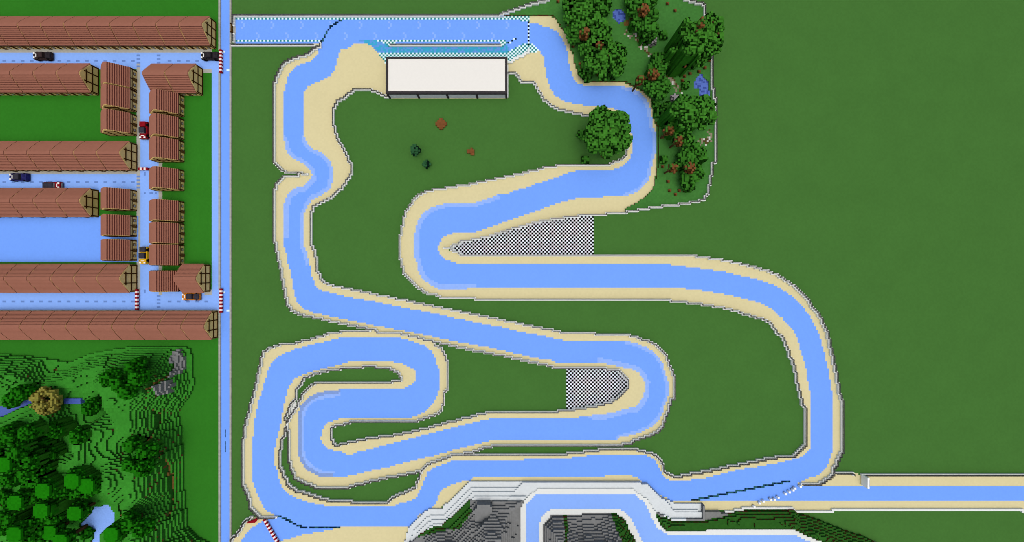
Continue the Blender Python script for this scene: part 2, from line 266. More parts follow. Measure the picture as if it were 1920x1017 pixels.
ICE_A = pl('993,43.8 1009.5,45 1010.4,47.7 1025.4,50 1035.5,53.5 1043.8,58.5 1051.3,68.6 1058,78.6 1061.4,90.3 1064.7,100.3 1067,120.4 1070.6,133.8 1073.9,143.8 1077.3,152 1085.6,156.4 1097.3,160.9 1167.6,162 1182.4,163.3 1199,173.4 1209,181.7 1215.9,193.4 1220,205 1223.4,226.9 1225.9,242 1229.7,247 1229.7,287 1225.9,295.5 1223.4,307 1220,320.5 1220,326.7 1215.9,338.4 1207.5,348.4 1199,356.8 1185.8,364.3 1170.7,368.5 1080.4,370.2 1077,373.5 1058.7,377.7 1036.9,384.4 1016.9,391.9 1006.8,395.3 986.8,402 964,410.3 944,417 924,424.5 912.3,427.9 893.9,434.5 892.2,435.9 853,436.2 843.7,439.6 831.2,443.7 825.4,453.8 821.2,462 822,470.5 827,478.9 830.4,484.7 843.7,490 853.8,493.4 1255,493.8 1257,497 1285,498 1285,501 1311.8,501.8 1313.4,504.3 1336,505 1336.9,507.7 1357,508.8 1373.6,513.5 1390.4,517.7 1405.4,521 1418.8,523.5 1428.8,526.9 1440.5,531 1450.6,533.6 1464,540.3 1475.7,549.5 1489,557.8 1502.4,572 1512.4,584.6 1520.8,595.5 1527.5,608.8 1532.5,618 1537.5,631.9 1542.5,650.3 1546.7,663.7 1550,680.4 1553.3,693.8 1555.9,710.5 1559.2,728.9 1562.5,751.8 1562.5,843.7 1558.4,853.8 1554.2,867.2 1549.2,877.2 1540.8,888 1527.4,893.8 1515.7,897.2 1504.8,901.3 1504,903.5 1484,903.5 1484,906.5 1503,907 1503.2,910.4 1980,910.4 1980,941.2 1316,941.2 1263.2,940.6 1253.2,937.3 1252.4,934.3 1242.3,933 1234,927.3 1224,918.9 1215.6,909.7 1203.9,905.5 1196.4,897.2 1185.5,893 1134.5,893 1133.6,895.8 887.2,896.3 884.7,899.7 873.8,900.5 862,903.9 840.4,911.4 827,918.9 822,928.9 817.8,942.3 813.6,950.7 800.3,956.5 786.9,965.7 776.9,977.4 767.7,985.8 765.2,989.2 637.4,989.2 636,991 619,994.2 597.3,998.3 580.5,1000.8 562,1004.2 550.4,1008.4 538.7,1012.6 528.7,1014.2 524,1018 515,1030 448,1030 452.6,1017 454.3,1010.9 460,1002.5 470,992.5 483.5,982.5 493.6,977.4 505,974 519,971.5 517,966.6 507,962.4 497,955.7 488.6,942.3 480,922.3 474.3,903.9 471,897 471,821.7 474.3,820 474.3,807 477.7,785.5 481,768.8 485.2,748.7 488.6,740.3 491.9,730.3 495.3,718.6 499.4,706.9 502.8,691.8 507,683.5 515.3,675 525.4,665.9 540.4,660 558.8,653.4 570.5,650 587.2,645.9 610.6,640.5 629,636.4 645.8,632.2 745,632.2 758.5,636.4 776.9,641.4 795.3,648.4 808.6,658.4 815.3,671.8 821.2,690.2 824.5,695.2 824.5,727 820.3,740.3 815.3,752 807,763.7 793.6,773.8 783.5,778.8 771.8,783 720,783.5 647.4,783.5 630.7,787.2 617.3,791.3 609,798.9 602.3,807.2 601.4,825 605.6,833.4 614,841 629,846 645.8,849.3 647.4,851.8 662.5,851.8 664,848.5 677.5,847.7 690.9,843.5 704.3,840 719.3,836 733.4,831.9 745,829.4 758.5,826 771.8,822.7 786.9,818.5 800.3,814.3 813.6,811 828.7,807.7 840.4,804.3 853.8,801 868.8,797.6 882.2,794.3 895.6,791 910.6,787.6 924,784.2 1000,783.2 1109.5,782.7 1110.4,779.4 1127,777.7 1147.2,774.3 1160.5,770.2 1175.6,766 1189,764.3 1197.3,758.5 1202.3,750 1208.2,740 1209,717.2 1203.2,707.2 1198.2,698.8 1189,693.8 1173.9,691.3 1160.5,687.9 1147.2,684.6 1133.8,682 1122,680 1041.8,680 1040,676.2 1025,675.4 1006,671.8 987.6,667.6 970.8,664.2 954,660 937.4,656.7 919,652.5 902.3,649.2 883.9,645.9 867.2,643 850.4,640.5 835.4,636.4 818.7,633.8 800.3,628.8 781.9,625.5 765.2,622 746.8,618.8 732.7,616.3 714.3,612.9 695.9,609.6 679.2,605.4 662.5,602 645.8,598.7 627.4,595.4 610.6,592 597.3,588.7 583.9,585.4 573.8,581.2 565.5,577 557,567 552,553.6 549.6,540.2 546.3,521.8 542.9,505 539.6,493.4 538,483 535.4,468.8 532,460.5 529.5,445.4 529.5,398.6 532.9,381.9 537,366.8 545.4,358.5 553.8,352.6 567.2,349.3 575.5,341.7 581.4,335 584.7,328.4 582.6,319.5 573.8,310.5 562.1,303.8 547,297.1 538.7,287 535.4,277 532,262 529.5,258.7 529.5,183.4 532,176.7 535,162 539.6,143.8 543.7,135.5 553.8,125.4 568.8,118.7 583.9,113.7 593.9,103.7 598,93.6 601.4,80')
ICE_B = pl('654,80 644,85.3 637.4,95.3 633.2,107 630.7,120.4 625.7,133.8 619,142 605.6,149.7 588.9,155.5 577.2,162.2 573.8,168.4 570.2,173.4 570.2,255.3 575.5,267 583.9,278.7 600.6,285.4 612.3,293.8 620.7,305.5 624.8,320.5 624.8,331.7 620.7,351.8 612.3,360 600.6,367.7 585.6,374.3 577.2,385.2 571.3,398.6 569.7,400 569.7,462 573.8,470.5 576.4,482 580.5,493.4 584.7,518.5 591.4,536.9 600.6,544.4 612.3,547.7 629,551 645.8,555.3 662.5,558.6 680.9,562 697.6,564.4 716,568.6 733,572.4 750,576 783.5,582 800.3,585.4 818.7,588.7 835.4,592.9 852,597 868.8,599.6 887.2,603.7 904,607 920.7,610.4 939,613.8 955.8,618 972.5,621.3 989.2,624.6 1006.7,627.7 1023.4,631 1041.8,635.3 1058.5,639 1173.9,639.4 1187.3,642.8 1199,646 1212.4,652 1224,658.7 1235.8,670.4 1242.5,682 1246.7,695.5 1250.8,710.5 1254.2,720.5 1254.2,738.4 1250.8,751.8 1246.7,760 1242.5,773.5 1235.8,786.9 1225.8,798.6 1215.7,805.3 1197.3,812.8 1173.9,818.7 1160.5,821 1158.9,824.2 925.7,824.4 912.3,828.6 897.3,832.7 882.2,836 868.8,839.4 853.8,843.6 840.4,847.8 827,851 813.6,855.3 800.3,857.8 786.9,861.2 773.5,864.5 760,867.9 746.8,871.2 732.7,875.3 719.3,877.8 704.3,881 690.9,884.4 677.5,887.8 662.5,891 649,893.6 624,896.2 600.6,895.7 590.6,891 575.5,882 567.2,871.9 561.3,861.9 558,848.5 557.2,783.8 560.5,768.8 565.5,758.7 575.5,747 592.2,738.7 610.6,733.6 635.7,731 745,730.3 760,727 771.8,720.3 779.4,711.9 779.4,698.5 773.5,691.8 760,684.3 745,681 727.5,676.6 660.8,676.5 645.8,681.8 632.4,685 619,688.5 605.6,691.8 592.2,695.2 570.5,701.9 553.8,708.6 545.4,720.3 538.7,732 535.4,748.7 531.2,763.7 527.9,780.5 525.4,800.5 522,808.4 518.7,823.4 515.3,840 515.3,873.6 518.7,880.3 522,897 528.7,913.7 540.4,927 558.8,935.5 578.9,942.1 597.3,946.3 619,951.3 737.7,950.5 750,944 763.5,940.6 780.2,935.6 786.9,922.3 792.7,908.9 796.9,897.2 800.3,887.1 807,881.3 820.3,874.6 837,868.7 852,862.9 1040,861.7 1071.8,861.2 1072.6,858.4 1098.5,857.4 1099.4,855 1134.5,854.5 1135.3,852 1207.2,852.4 1217.3,857 1227.3,862 1233.1,870.4 1237.3,882 1243.2,892.2 1252.4,898.8 1261.6,903 1295,903 1295.9,899.7 1311.7,898.8 1330,895.5 1346.8,890.5 1363.5,887 1381.9,882 1398.7,878.8 1417,876.3 1433.8,872.9 1448.8,871.2 1467.2,867 1478.9,862.9 1494,860.4 1504,856.2 1513.2,850 1519,843.7 1521.6,833.7 1521.6,755 1518.2,731.7 1514.9,713.8 1512.4,693.8 1507.4,677 1504,667 1500.7,653.6 1497.3,640.3 1492.3,626.9 1485.6,618.5 1475.6,608.5 1467.2,596.8 1455.5,586.8 1440.5,575 1422,566.7 1403.7,562.5 1387,557.8 1367,553.6 1350.2,550.3 1330.2,547 1305,543.6 1280,541 1258,539.3 892.2,538.9 889.7,541.5 820.3,541.9 800.3,530.2 790.2,520 783.5,506.8 780.2,486.7 776,483.3 776,439.6 780.2,427 783.5,415.3 791.9,402 803.6,391.9 820.3,385.2 835.4,381.9 890.6,381 895.6,377.7 912.3,373.5 934,365.2 954,362.6 965.8,357.6 984.2,352.6 1004.3,345 1026.9,338.4 1048.6,330.9 1060.3,325.5 1080.4,320.5 1150.6,318 1164,313.8 1175.7,305.5 1182.4,295.5 1184.9,287 1184.9,253.6 1182,235 1175,222 1167,213 1150,203 1112,199.3 1092,198.5 1091.3,195.5 1077,195 1062,191 1050.3,186 1038.6,176.7 1031.9,166.7 1027.9,153.8 1024.6,142 1023.7,128.8 1020.4,122 1019.6,107 1012,96 993,82')
# ---------------------------------------------------------------- ground painting
k_village = mask(rect(-200, -200, 411.5, 1300)); G[k_village] = mid('lawn')
# park: one block higher than the sand, earth bank showing
PARK = SAND_R[1:] + PARKW + pl('1270,-60 1050,-60 1040,-8 1017,1 1000,6.7 976.9,14.2 956.9,20.9 936.8,27.9 936.8,29.5 993.6,29.5')
OUT = SAND_R + NOSE_UP[::-1] + NOSE_LO[1:-4] + pl('1564,884 1567,888 1600,888 1617,892 1990,892 1990,958 1564,958.5 1562,961.5 1490,961.5 1484,954.5 1397,955 1372,959 1316,959 1250,945 1198,905 880,905 838,947 800,968 775,990 758,1030 425,1030') + BOTL[::-1][1:] + LOOP[::-1][1:] + LEFT_DN[::-1][3:] + LEFT_UP[::-1] + pl('600,83 440,83 437,28 993,28')
k_out = paint(OUT, 'sand', z=.5)
k_inf = paint(INF_S + INF_N, 'grass', z=1)
paint(rect(722, 112, 952, 184), 'sand')
paint(DIAG[5:] + [DIAG[5]], 'grass', z=1); paint(C_UP, 'grass', z=1); paint(C_LO, 'grass', z=1)
paint(ICE_A + ICE_B[::-1], 'ice')
paint(rect(438, 29, 993, 79.5), 'ice'); paint(rect(438, 78, 600, 82), 'ice')
G[mask(rect(434, 45, 441, 64))] = mid('kerb')
paint(pl('600,78 665,78 655,90 600,92'), 'ice'); paint(pl('945,76 993,76 993,90 958,96 948,84'), 'ice')
k_park = mask(PARK); k_park &= ~k_out; G[k_park] = mid('park'); H[k_park] = 1
# worn pale ice along the curves, drawn a few blocks wide
def stroke(pts, wpx, m, only):
    for (x0, y0), (x1, y1) in zip(pts, pts[1:]):
        n = max(1, int(math.hypot(x1-x0, y1-y0)/1.5)); nx, ny = (y1-y0), -(x1-x0); l = math.hypot(nx, ny) or 1
        for k in range(n+1):
            t = k/n
            for o in np.arange(-wpx, wpx+.1, 1.7):
                i, j = cellof(x0+(x1-x0)*t+nx/l*o, y0+(y1-y0)*t+ny/l*o)
                if I0 <= i < I1 and J0 <= j < J1 and G[j-J0, i-I0] == mid(only): G[j-J0, i-I0] = mid(m)
def sub(a, i0, i1): return a[i0:i1]
def near(chain, a, b):
    f = lambda p: min(range(len(chain)), key=lambda i: (chain[i][0]-p[0])**2+(chain[i][1]-p[1])**2)
    i, j = sorted((f(a), f(b))); return chain[i:j+1]
for ch, a, b, wd in ((ICE_A,(529,255),(584,328),5),(ICE_A,(584,328),(529.5,435),9),(ICE_B,(570,250),(624,320),5),(ICE_B,(624,320),(577,385),6),(ICE_B,(577,385),(584,505),5),
    (ICE_A,(1140,162),(1229,287),5),(ICE_A,(1229,287),(1150,369),4),(ICE_B,(930,366),(776,440),6),(ICE_B,(776,440),(776,483),10),(ICE_B,(776,483),(890,541),7),
    (ICE_A,(1122,680),(1209,717),7),(ICE_A,(1209,717),(1100,783),8),(ICE_B,(1150,639),(1254,738),4),(ICE_B,(1254,738),(1152,822),4)):
    stroke(near(ch, a, b), wd, 'edge_ice', 'ice')
GREY = near(ICE_B, (635,731), (624,896)); stroke(GREY, 5, 'grey_ice', 'ice'); stroke(GREY, 11, 'edge_ice', 'ice')
# straight: tile rows, grid slots, finish line
def cells(px0, py0, px1, py1):
    a, b = cellof(px0, py1); c, d = cellof(px1, py0)
    return [(i, j) for i in range(a, c+1) for j in range(b, d+1)]
def checker(lst, a, b, ph=0):
    for i, j in lst: setcell(i, j, a if (i+j+ph) % 2 else b)
def in_poly(pts):
    k = mask(pts); return [(int(i)+I0, int(j)+J0) for j, i in zip(*np.nonzero(k))]
k_cy = paint(pl('670,75 705,75 730,84 950,84 958,96 958,99 708,99 694,85'), 'cyan')
checker(cells(442, 30.5, 990, 36), 'teal', 'tilewhite')
checker(cells(978, 37, 990, 40), 'teal', 'tilewhite')
checker(cells(443, 76.5, 598, 76.6), 'teal', 'tilewhite')
checker(cells(707, 76.5, 945, 76.6), 'teal', 'tilewhite')
checker(in_poly(pl('712,76 742,76 742,88 730,88')), 'teal', 'tilewhite')
checker(cells(730, 87.4, 936, 87.5), 'teal', 'tilewhite')
checker(in_poly(pl('708,98.9 952,98.9 952,108 724,108 724,120')), 'teal', 'tilewhite')
checker(in_poly(pl('950,98 968,88 985,80 996,80 1013,96 993,99 952,120')), 'teal', 'tilewhite')
checker(in_poly(pl('938,75 952,80 944,88 938,85')), 'teal', 'tilewhite')
fi, fj = cellof(991.4, 41)
for j in range(cellof(991, 82)[1], fj+1): setcell(fi, j, 'black' if j % 2 else 'tilewhite')
for r, (py, x0) in enumerate(((47, 454.4), (64.5, 481.3))):
    for k in range(10 if r == 0 else 9):
        i, j = cellof(x0+55.03*k, py)
        for a, b in ((0, 1), (1, 0), (1, -1), (0, -2)): setcell(i+a, j+b, 'pale_ice' if b != 1 else 'cyan') if a else setcell(i, j+b, 'edge_ice')
for n, (x, y) in enumerate(((953.5,80.5),(957,78.5),(960.5,76.5),(964,73.5),(967.5,73))): setcell(*cellof(x, y), 'navy' if n % 2 == 0 else 'tilewhite')
for pts in (pl('601,80 607,70 612,60 619,51 627,45 636,40 645,37'), pl('522,969.5 530,971 535,974 542,977.5 553,983 560,986 570,990 637,990'),
            pl('1297,939 1311,939 1313,935.5 1328,935.5 1330,932.5 1345,932.5 1347,928.8 1362,928.8 1364,925.2 1380,925.2 1382,922 1397,922 1399,918.6 1414,918.6 1416,915.2 1431,915.2 1433,911.6 1449,911.6 1451,908 1466,908 1468,904.5 1484,904.5')):
    for (x0, y0), (x1, y1) in zip(pts, pts[1:]):
        n = int(math.hypot(x1-x0, y1-y0)/2)+1
        for k in range(n): k % 5 == 4 or setcell(*cellof(x0+(x1-x0)*k/n, y0+(y1-y0)*k/n), 'navy')
# checkered run-offs
checker(in_poly(NOSE_UP[:-3] + pl('1113.7,402 1113.7,478') + NOSE_LO[:4][::-1]), 'black', 'checkwhite')
i0, j0 = cellof(1062.5, 729)
kk = mask(DIAG[5:]) & (GX > i0); [setcell(int(i)+I0, int(j)+J0, 'black' if (int(i)+int(j)) % 2 else 'checkwhite') for j, i in zip(*np.nonzero(kk & (GX < P(1190, 0)[0])))]
paint(pl('556,748 553,772 543,787 541,780 548,757'), 'white')
# village roads
def road(x0, y0, x1, y1, m='pale_ice'): paint(rect(x0, y0, x1, y1), m)
road(-60, 92, 398, 99, 'pave'); road(-60, 99, 411, 130); road(372, 130, 398, 137, 'pave')
road(398, 99, 411.5, 584)
road(-60, 320, 303, 326, 'pave'); road(-60, 326, 296, 362); road(257, 306, 303, 327, 'pave'); road(262, 300, 296, 372)
road(296, 306, 303, 380, 'pave')
road(-60, 548, 411, 580); road(-60, 580, 411, 584, 'pave'); road(383, 545, 398, 552, 'pave')
road(257, 118, 263, 552, 'pave'); road(263, 118, 296, 552); road(296, 380, 303, 552, 'pave')
road(-60, 404, 258, 492, 'ice')
for y in (114, 341.5, 565):
    for k in range(24):
        x = 6.5+17.25*k
        if x > (250 if y == 341.5 else 395): break
        if 258 < x < 300: continue
        for d in (-2.5, 1): setcell(*cellof(x+d, y), 'road_dash')
for x, ys in ((260.5, (104,111,118,125)), (299, (104,111,118)), (260.5, (331,338,345,351)), (260.5, (554.5,561,568,575)), (299, (554.5,561,568,575))):
    for y in ys:
        for d in (-2.5, 1): setcell(*cellof(x+d, y), 'road_dash')
for x, y in ((281,361),(284,361),(290,361),(270,325),(270,361),(270,545)):
    setcell(*cellof(x, y), 'road_dash'); setcell(*cellof(x, y+3), 'road_dash')
# double canal-like road on the right of the village
road(411.5, -60, 415.5, 1080, 'kerb'); road(415.5, -60, 423, 1080, 'ice'); road(423, -60, 426, 1080, 'purple'); road(426, -60, 432.5, 1080, 'ice'); road(432.5, -60, 436, 1080, 'kerb')
H[mask(rect(411.5, -60, 415.5, 1080))] = .5; H[mask(rect(432.5, -60, 436, 1080))] = .5
for y0, y1 in ((95, 136), (543, 586)):
    k = mask(rect(411.5, y0, 415.5, y1)); G[k] = mid('pale_ice'); H[k] = 0
    k = mask(rect(415, y0+3, 432.5, y1-3)); G[k] = mid('ice')
for x, y in ((420,97),(428.5,131),(420,547.5),(428.5,582)):
    i, j = cellof(x, y); [setcell(i+a, j, 'tilewhite') for a in (-1, 0)]
# park paths, bare earth
def scatter(pts, wpx, m, prob):
    for (x0, y0), (x1, y1) in zip(pts, pts[1:]):
        n = int(math.hypot(x1-x0, y1-y0)/2)+1
        for k in range(n):
            for _ in range(3):
                if random.random() < prob: setcell(*cellof(x0+(x1-x0)*k/n+random.uniform(-wpx, wpx), y0+(y1-y0)*k/n+random.uniform(-wpx, wpx), 1), m)
scatter(pl('1176,62 1195,72 1205,85 1215,97 1228,110 1235,125'), 5, 'gravelpath', .6)
scatter(pl('1243,138 1256,145 1268,160 1278,172'), 5, 'gravelpath', .6); scatter(pl('1310,268 1330,262 1332,248'), 5, 'gravelpath', .5)
for pts in (pl('1068,50 1080,53 1084,58 1078,62 1062,58'), pl('1098,60 1112,66 1122,72 1108,76 1096,70'), pl('1168,42 1182,36 1178,48 1172,50')):
    k = mask(pts, 1) & (G == mid('park')); G[k] = mid('earth')
for pts in (pl('1155,17 1159.5,17 1165.5,20 1173.7,27.7 1174.5,33.7 1167.7,42 1160,44 1151,36.7 1146,28.5 1151,21.7'), pl('1310,140.5 1318,140.5 1321,148 1328,155 1329.5,163.7 1331.7,181 1312,181.7 1310,168 1301.7,166.7 1300,154.7 1305,151.7 1306,144')):
    k = mask(pts, .7) & (H == 1); G[k] = mid('parkwater'); H[k] = .7
# village-side hills
HILL = pl('-120,664 0,664 55,668 100,674 130,680 170,664 230,652 345,650 360,655 365,720 358,740 346,755 335,772 340,800 345,850 345,900 350,950 352,985 372,1006 395,1018 405,1040 -120,1040')
kh = mask(HILL); d = dist(kh, 90); n1 = noise(34, 3, 3); n2 = noise(16, 5, 2); n3 = noise(90, 9, 2)
sm = np.clip((n1-.36)/.30, 0, 1); sm = sm*sm*(3-2*sm)
n4 = noise(11, 77, 2)
h = np.minimum(d*(.35+.75*n2), 6+3*n3) + (sm*13-4)*np.clip(d/14, 0, 1) + (n2-.5)*7*np.clip(d/10, 0, 1) + (n4-.5)*5*np.clip(d/6, 0, 1)
RIV = np.zeros_like(kh)
def low(pts, z): 
    k = mask(pts, z); return k
riv1 = low(pl('-60,795 0,784 62,756 78,741 50,747 25,757 -60,770'), 3); riv2 = low(pl('118,746 152,746 152,758 118,758'), 4)
pond = low(pl('170,962 178,948 205,946 216,958 217,978 205,990 190,1000 190,1030 168,1030 178,1000 150,985'), 1)
pond2 = low(pl('115,940 140,930 140,938 118,950'), 1) | low(pl('48,921 68,914 70,918 55,924'), 1)
for k, z in ((riv1, 3), (riv2, 4), (pond, 1), (pond2, 1)):
    e = ~k; dd = dist(e, 30); h = np.minimum(h, z+1+np.maximum(dd-2, 0)*.36+np.maximum(dd-9, 0)*.8+(n4-.5)*3*np.clip((dd-3)/5, 0, 1))
H[kh] = np.maximum(1, np.round(h[kh])); G[kh] = mid('hill')
G[kh & (noise(18, 21, 2) > .66)] = mid('hill')
for k, z, m in ((riv1, 3, 'river'), (riv2, 4, 'river'), (pond, 1, 'pond'), (pond2, 1, 'pond')):
    k = k & kh; H[k] = z; G[k] = mid(m)
for pts, hh in ((pl('308,662 320,660 326,672 328,690 324,706 314,708 310,690 306,676'), 9), (pl('305,716 318,712 320,725 314,740 306,736'), 9)):
    k = mask(pts, 8) & kh; G[k] = mid('rock'); H[k] += np.round(2*n2[k]*2)
def dirtstrip(pts, z):
    for (x0, y0), (x1, y1) in zip(pts, pts[1:]):
        n = int(math.hypot(x1-x0, y1-y0)/2)+1
        for q in range(n):
            i, j = cellof(x0+(x1-x0)*q/n, y0+(y1-y0)*q/n, z)
            if I0 <= i < I1 and J0 <= j < J1 and kh[j-J0, i-I0]: setcell(i, j, 'earth'); H[j-J0, i-I0] -= 1
dirtstrip(pl('308,688 309,706 300,716 292,730'), 9); dirtstrip(pl('288,770 290,800 283,830'), 8); dirtstrip(pl('295,834 303,860 306,890 309,930 310,975'), 8)
dirtstrip(pl('218,950 222,965 218,985'), 4); dirtstrip(pl('88,690 80,702'), 6)
# white stepped embankment, stone mountain, raised road, green bank (bottom of the photo)
EMB_N = pl('767.7,985.8 776.9,977.4 786.9,966.5 800,956.5 813.6,952.7 828.7,952.4 835.4,944.8 848.8,934 862,919.7 872,908.9 880.5,902 1198,902 1199.7,905.5 1213,905.5 1222.3,915.6 1232.3,925.6 1242.3,934 1252.4,936 1263.2,941.5 1316,941.5')
ROCKP = EMB_N + pl('1316,958 1372,959 1397,956 1484,955 1492,962 1510,966 1535,975 1560,985 1590,997 1615,1004 1640,1017 1660,1040 740,1040 758,1020')
kr = mask(ROCKP, 0); kr_all = kr.copy()
ext = kr | (GY < P(0, 1012)[1]) & (GX > P(748, 0)[0]) & (GX < P(1680, 0)[0])
dr = dist(ext, 90)
nr = noise(17, 31, 3); nr2 = noise(44, 33, 2)
hr = 3 + .72*np.maximum(dr-9, 0) + (nr-.5)*12*np.clip(dr/8-1, 0, 1) + (nr2-.5)*8*np.clip(dr/8-1, 0, 1)
H[kr] = np.round(hr[kr]); G[kr] = mid('rock')
plat = mask(pl('888,962 898,948 915,946 924,955 920,968 905,980 890,980'), 8); H[plat] = 7
kgr = (mask(pl('770,1020 800,985 840,960 880,936 884,960 862,990 812,1000 780,1012'), 4) | mask(pl('1148,960 1176,975 1196,1012 1200,1040 1172,1040 1160,1000 1152,985'), 5) | mask(pl('1060,966 1068,966 1062,1000 1060,1030 1054,1030 1056,1000'), 6)) & kr
G[kgr] = mid('hill')
kgb = mask(pl('1228,962 1250,968 1262,973 1316,973 1350,966 1375,960 1400,956 1484,955 1492,962 1510,966 1535,975 1560,985 1590,997 1615,1004 1640,1017 1660,1040 1210,1040'), 1) & (kr | kr_all)
db = dist(kgb, 60); hb = 1+.95*db+(nr-.5)*3*np.clip(db/5, 0, 1)
H[kgb] = np.round(np.minimum(hb[kgb], 14)); G[kgb] = mid('hill')
# embankment steps
EMB = EMB_N + pl('1316,957.5 1315,970.5 1259,971.6 1247.4,967.4 1237.3,962.4 1227.3,955.7 1212,938 1195,926 1150,934 880.5,934.5 865.5,950.7 852,962.4 837,975.8 830.4,982.5 813.6,985 803.6,989 790,999 776.9,1011.7 768.5,1016 757,1030 752,1030')
ke = mask(EMB, 1); de = dist(ext & (G != mid('sand')) & (G != mid('ice')), 40)
for a, b, z in ((0, 3, 1), (3, 5, 1.6), (5, 7, 2.2), (7, 9, 2.8), (9, 60, 3.4)):
    k = ke & (de > a) & (de <= b); G[k] = mid('emb'); H[k] = z
paint(pl('1316,958 1372,959 1350,966 1316,971'), 'slab', .5)
# raised pale road with white border
RO = pl('977.5,1040 977.5,950.7 982.5,940.6 990.9,930.6 1007.6,918 1188.8,917.2 1195.5,925.6 1212,935.6 1220.6,947.3 1229,959 1230.6,970.7 1240.7,989 1249,995.4 1492.3,995.2 1502.3,1000.8 1517.4,1007.5 1535.8,1014.2 1550,1022 1566,1040 1200,1040 1192,1014 1182,997.5 1173.8,975.8 1155,962 1034.4,965.7 1027.7,975.8 1018.5,985 1018.5,1040')
RI = pl('985,1040 985,950 990,942 1000,932 1012,925.6 1185,925.6 1195,932 1206,940 1213,950 1219,962 1222,972 1231,988 1240,996 1252,1002.5 1490,1002.5 1500,1008.5 1518,1016 1535,1030 1545,1040 1214,1040 1202,1010 1192,990 1184,972 1175,963 1162,954.5 1038,954.5 1025,960 1015,970 1011,985 1011,1040')
k = mask(RO, 2.5); G[k] = mid('white'); H[k] = 2.5
k2 = mask(RI, 2.5); G[k2] = mid('pale_ice'); H[k2] = 2.4
# keep the mountain beside the road from burying it
near_road = k.copy()
for r in range(10):
    p = np.pad(near_road, 1, mode='edge'); near_road = p[:-2,1:-1] | p[2:,1:-1] | p[1:-1,:-2] | p[1:-1,2:] | near_road
    lim = near_road & ~k & (kr | kgb); H[lim] = np.maximum(2, np.minimum(H[lim], 2.5+r*.95+(nr[lim]-.5)*min(r, 4)*3).round())
# ---------------------------------------------------------------- the ground sheets, one object per surface
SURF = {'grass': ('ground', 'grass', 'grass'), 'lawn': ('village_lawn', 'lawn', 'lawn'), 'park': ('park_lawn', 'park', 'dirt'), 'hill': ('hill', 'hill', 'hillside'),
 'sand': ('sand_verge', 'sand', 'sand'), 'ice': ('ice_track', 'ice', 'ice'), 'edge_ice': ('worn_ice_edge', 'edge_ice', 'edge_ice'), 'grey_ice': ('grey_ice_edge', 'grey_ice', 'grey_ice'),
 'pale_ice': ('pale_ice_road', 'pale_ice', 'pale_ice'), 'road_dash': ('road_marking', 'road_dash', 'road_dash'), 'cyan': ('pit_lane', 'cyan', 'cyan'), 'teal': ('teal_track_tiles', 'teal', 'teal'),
 'tilewhite': ('pale_track_tiles', 'tilewhite', 'tilewhite'), 'black': ('black_run_off_tiles', 'black', 'black'), 'white': ('white_embankment', 'white', 'white_side_shade'), 'navy': ('dark_lane_marking', 'navy', 'navy'),
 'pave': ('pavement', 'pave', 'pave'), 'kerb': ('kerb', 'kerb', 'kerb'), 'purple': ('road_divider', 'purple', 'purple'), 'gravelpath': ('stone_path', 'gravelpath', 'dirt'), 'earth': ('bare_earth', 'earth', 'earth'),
 'rock': ('rocky_mountain', 'rock', 'rock_side_shade'), 'slab': ('stone_ledge', 'slab', 'slab'), 'river': ('river_water', 'river', 'river'), 'pond': ('pond_water', 'pond', 'pond')}
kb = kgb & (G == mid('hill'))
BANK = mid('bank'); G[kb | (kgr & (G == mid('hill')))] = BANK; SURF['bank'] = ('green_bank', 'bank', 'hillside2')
SURF['emb'] = ('stepped_embankment', 'emb', 'emb_side_shade'); SURF['checkwhite'] = ('white_run_off_tiles', 'checkwhite', 'checkwhite'); SURF['parkwater'] = ('pool_water', 'parkwater', 'parkwater'); SURF['white'] = ('white_road_border', 'white', 'white_side_shade')
HP = np.pad(H, 1)
for n in list(MATS):
    if n not in SURF: continue
    k = G == mid(n)
    if not k.any(): continue
    mb = MB(); name, mt, ms = SURF[n]
    for j in range(NY):
        row = k[j]; i = 0
        idx = np.nonzero(row)[0]
        a = 0
        while a < len(idx):
            b = a
            while b+1 < len(idx) and idx[b+1] == idx[b]+1 and H[j, idx[b+1]] == H[j, idx[a]]: b += 1
            x0, x1, y, z = float(idx[a]+I0), float(idx[b]+I0+1), float(j+J0), float(H[j, idx[a]])
            mb.quad((x0, y, z), (x1, y, z), (x1, y+1, z), (x0, y+1, z), 0); a = b+1
    for dj, di in ((1, 0), (-1, 0), (0, 1), (0, -1)):
        nb = HP[1+dj:1+dj+NY, 1+di:1+di+NX]
        for j, i in zip(*np.nonzero(k & (nb < H))):
            x, y, z0, z1 = float(i+I0), float(j+J0), float(nb[j, i]), float(H[j, i])
            if dj == 1: mb.quad((x+1, y+1, z0), (x, y+1, z0), (x, y+1, z1), (x+1, y+1, z1), 1)
            elif dj == -1: mb.quad((x, y, z0), (x+1, y, z0), (x+1, y, z1), (x, y, z1), 1)
            elif di == 1: mb.quad((x+1, y, z0), (x+1, y+1, z0), (x+1, y+1, z1), (x+1, y, z1), 1)
            else: mb.quad((x, y+1, z0), (x, y, z0), (x, y, z1), (x, y+1, z1), 1)
    if n == 'grass':
        R = 2400.
        mb.quad((-R, -R, 0), (R, -R, 0), (R, J0, 0), (-R, J0, 0)); mb.quad((-R, J1, 0), (R, J1, 0), (R, R, 0), (-R, R, 0))
        mb.quad((-R, J0, 0), (I0, J0, 0), (I0, J1, 0), (-R, J1, 0)); mb.quad((I1, J0, 0), (R, J0, 0), (R, J1, 0), (I1, J1, 0))
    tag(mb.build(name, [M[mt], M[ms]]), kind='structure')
mb = MB()
for y0, y1 in ((806, 820.5), (827.5, 848)):
    xa, ya = P(422.6, y1, 0); _, yb = P(422.6, y0, 0); mb.box(xa-.12, ya, .004, xa+.12, yb, .03)
tag(mb.build('road_seam', M['navy']), kind='structure')
def ground_z(x, y):
    i, j = int(math.floor(x))-I0, int(math.floor(y))-J0
    return float(H[j, i]) if 0 <= i < NX and 0 <= j < NY else 0.
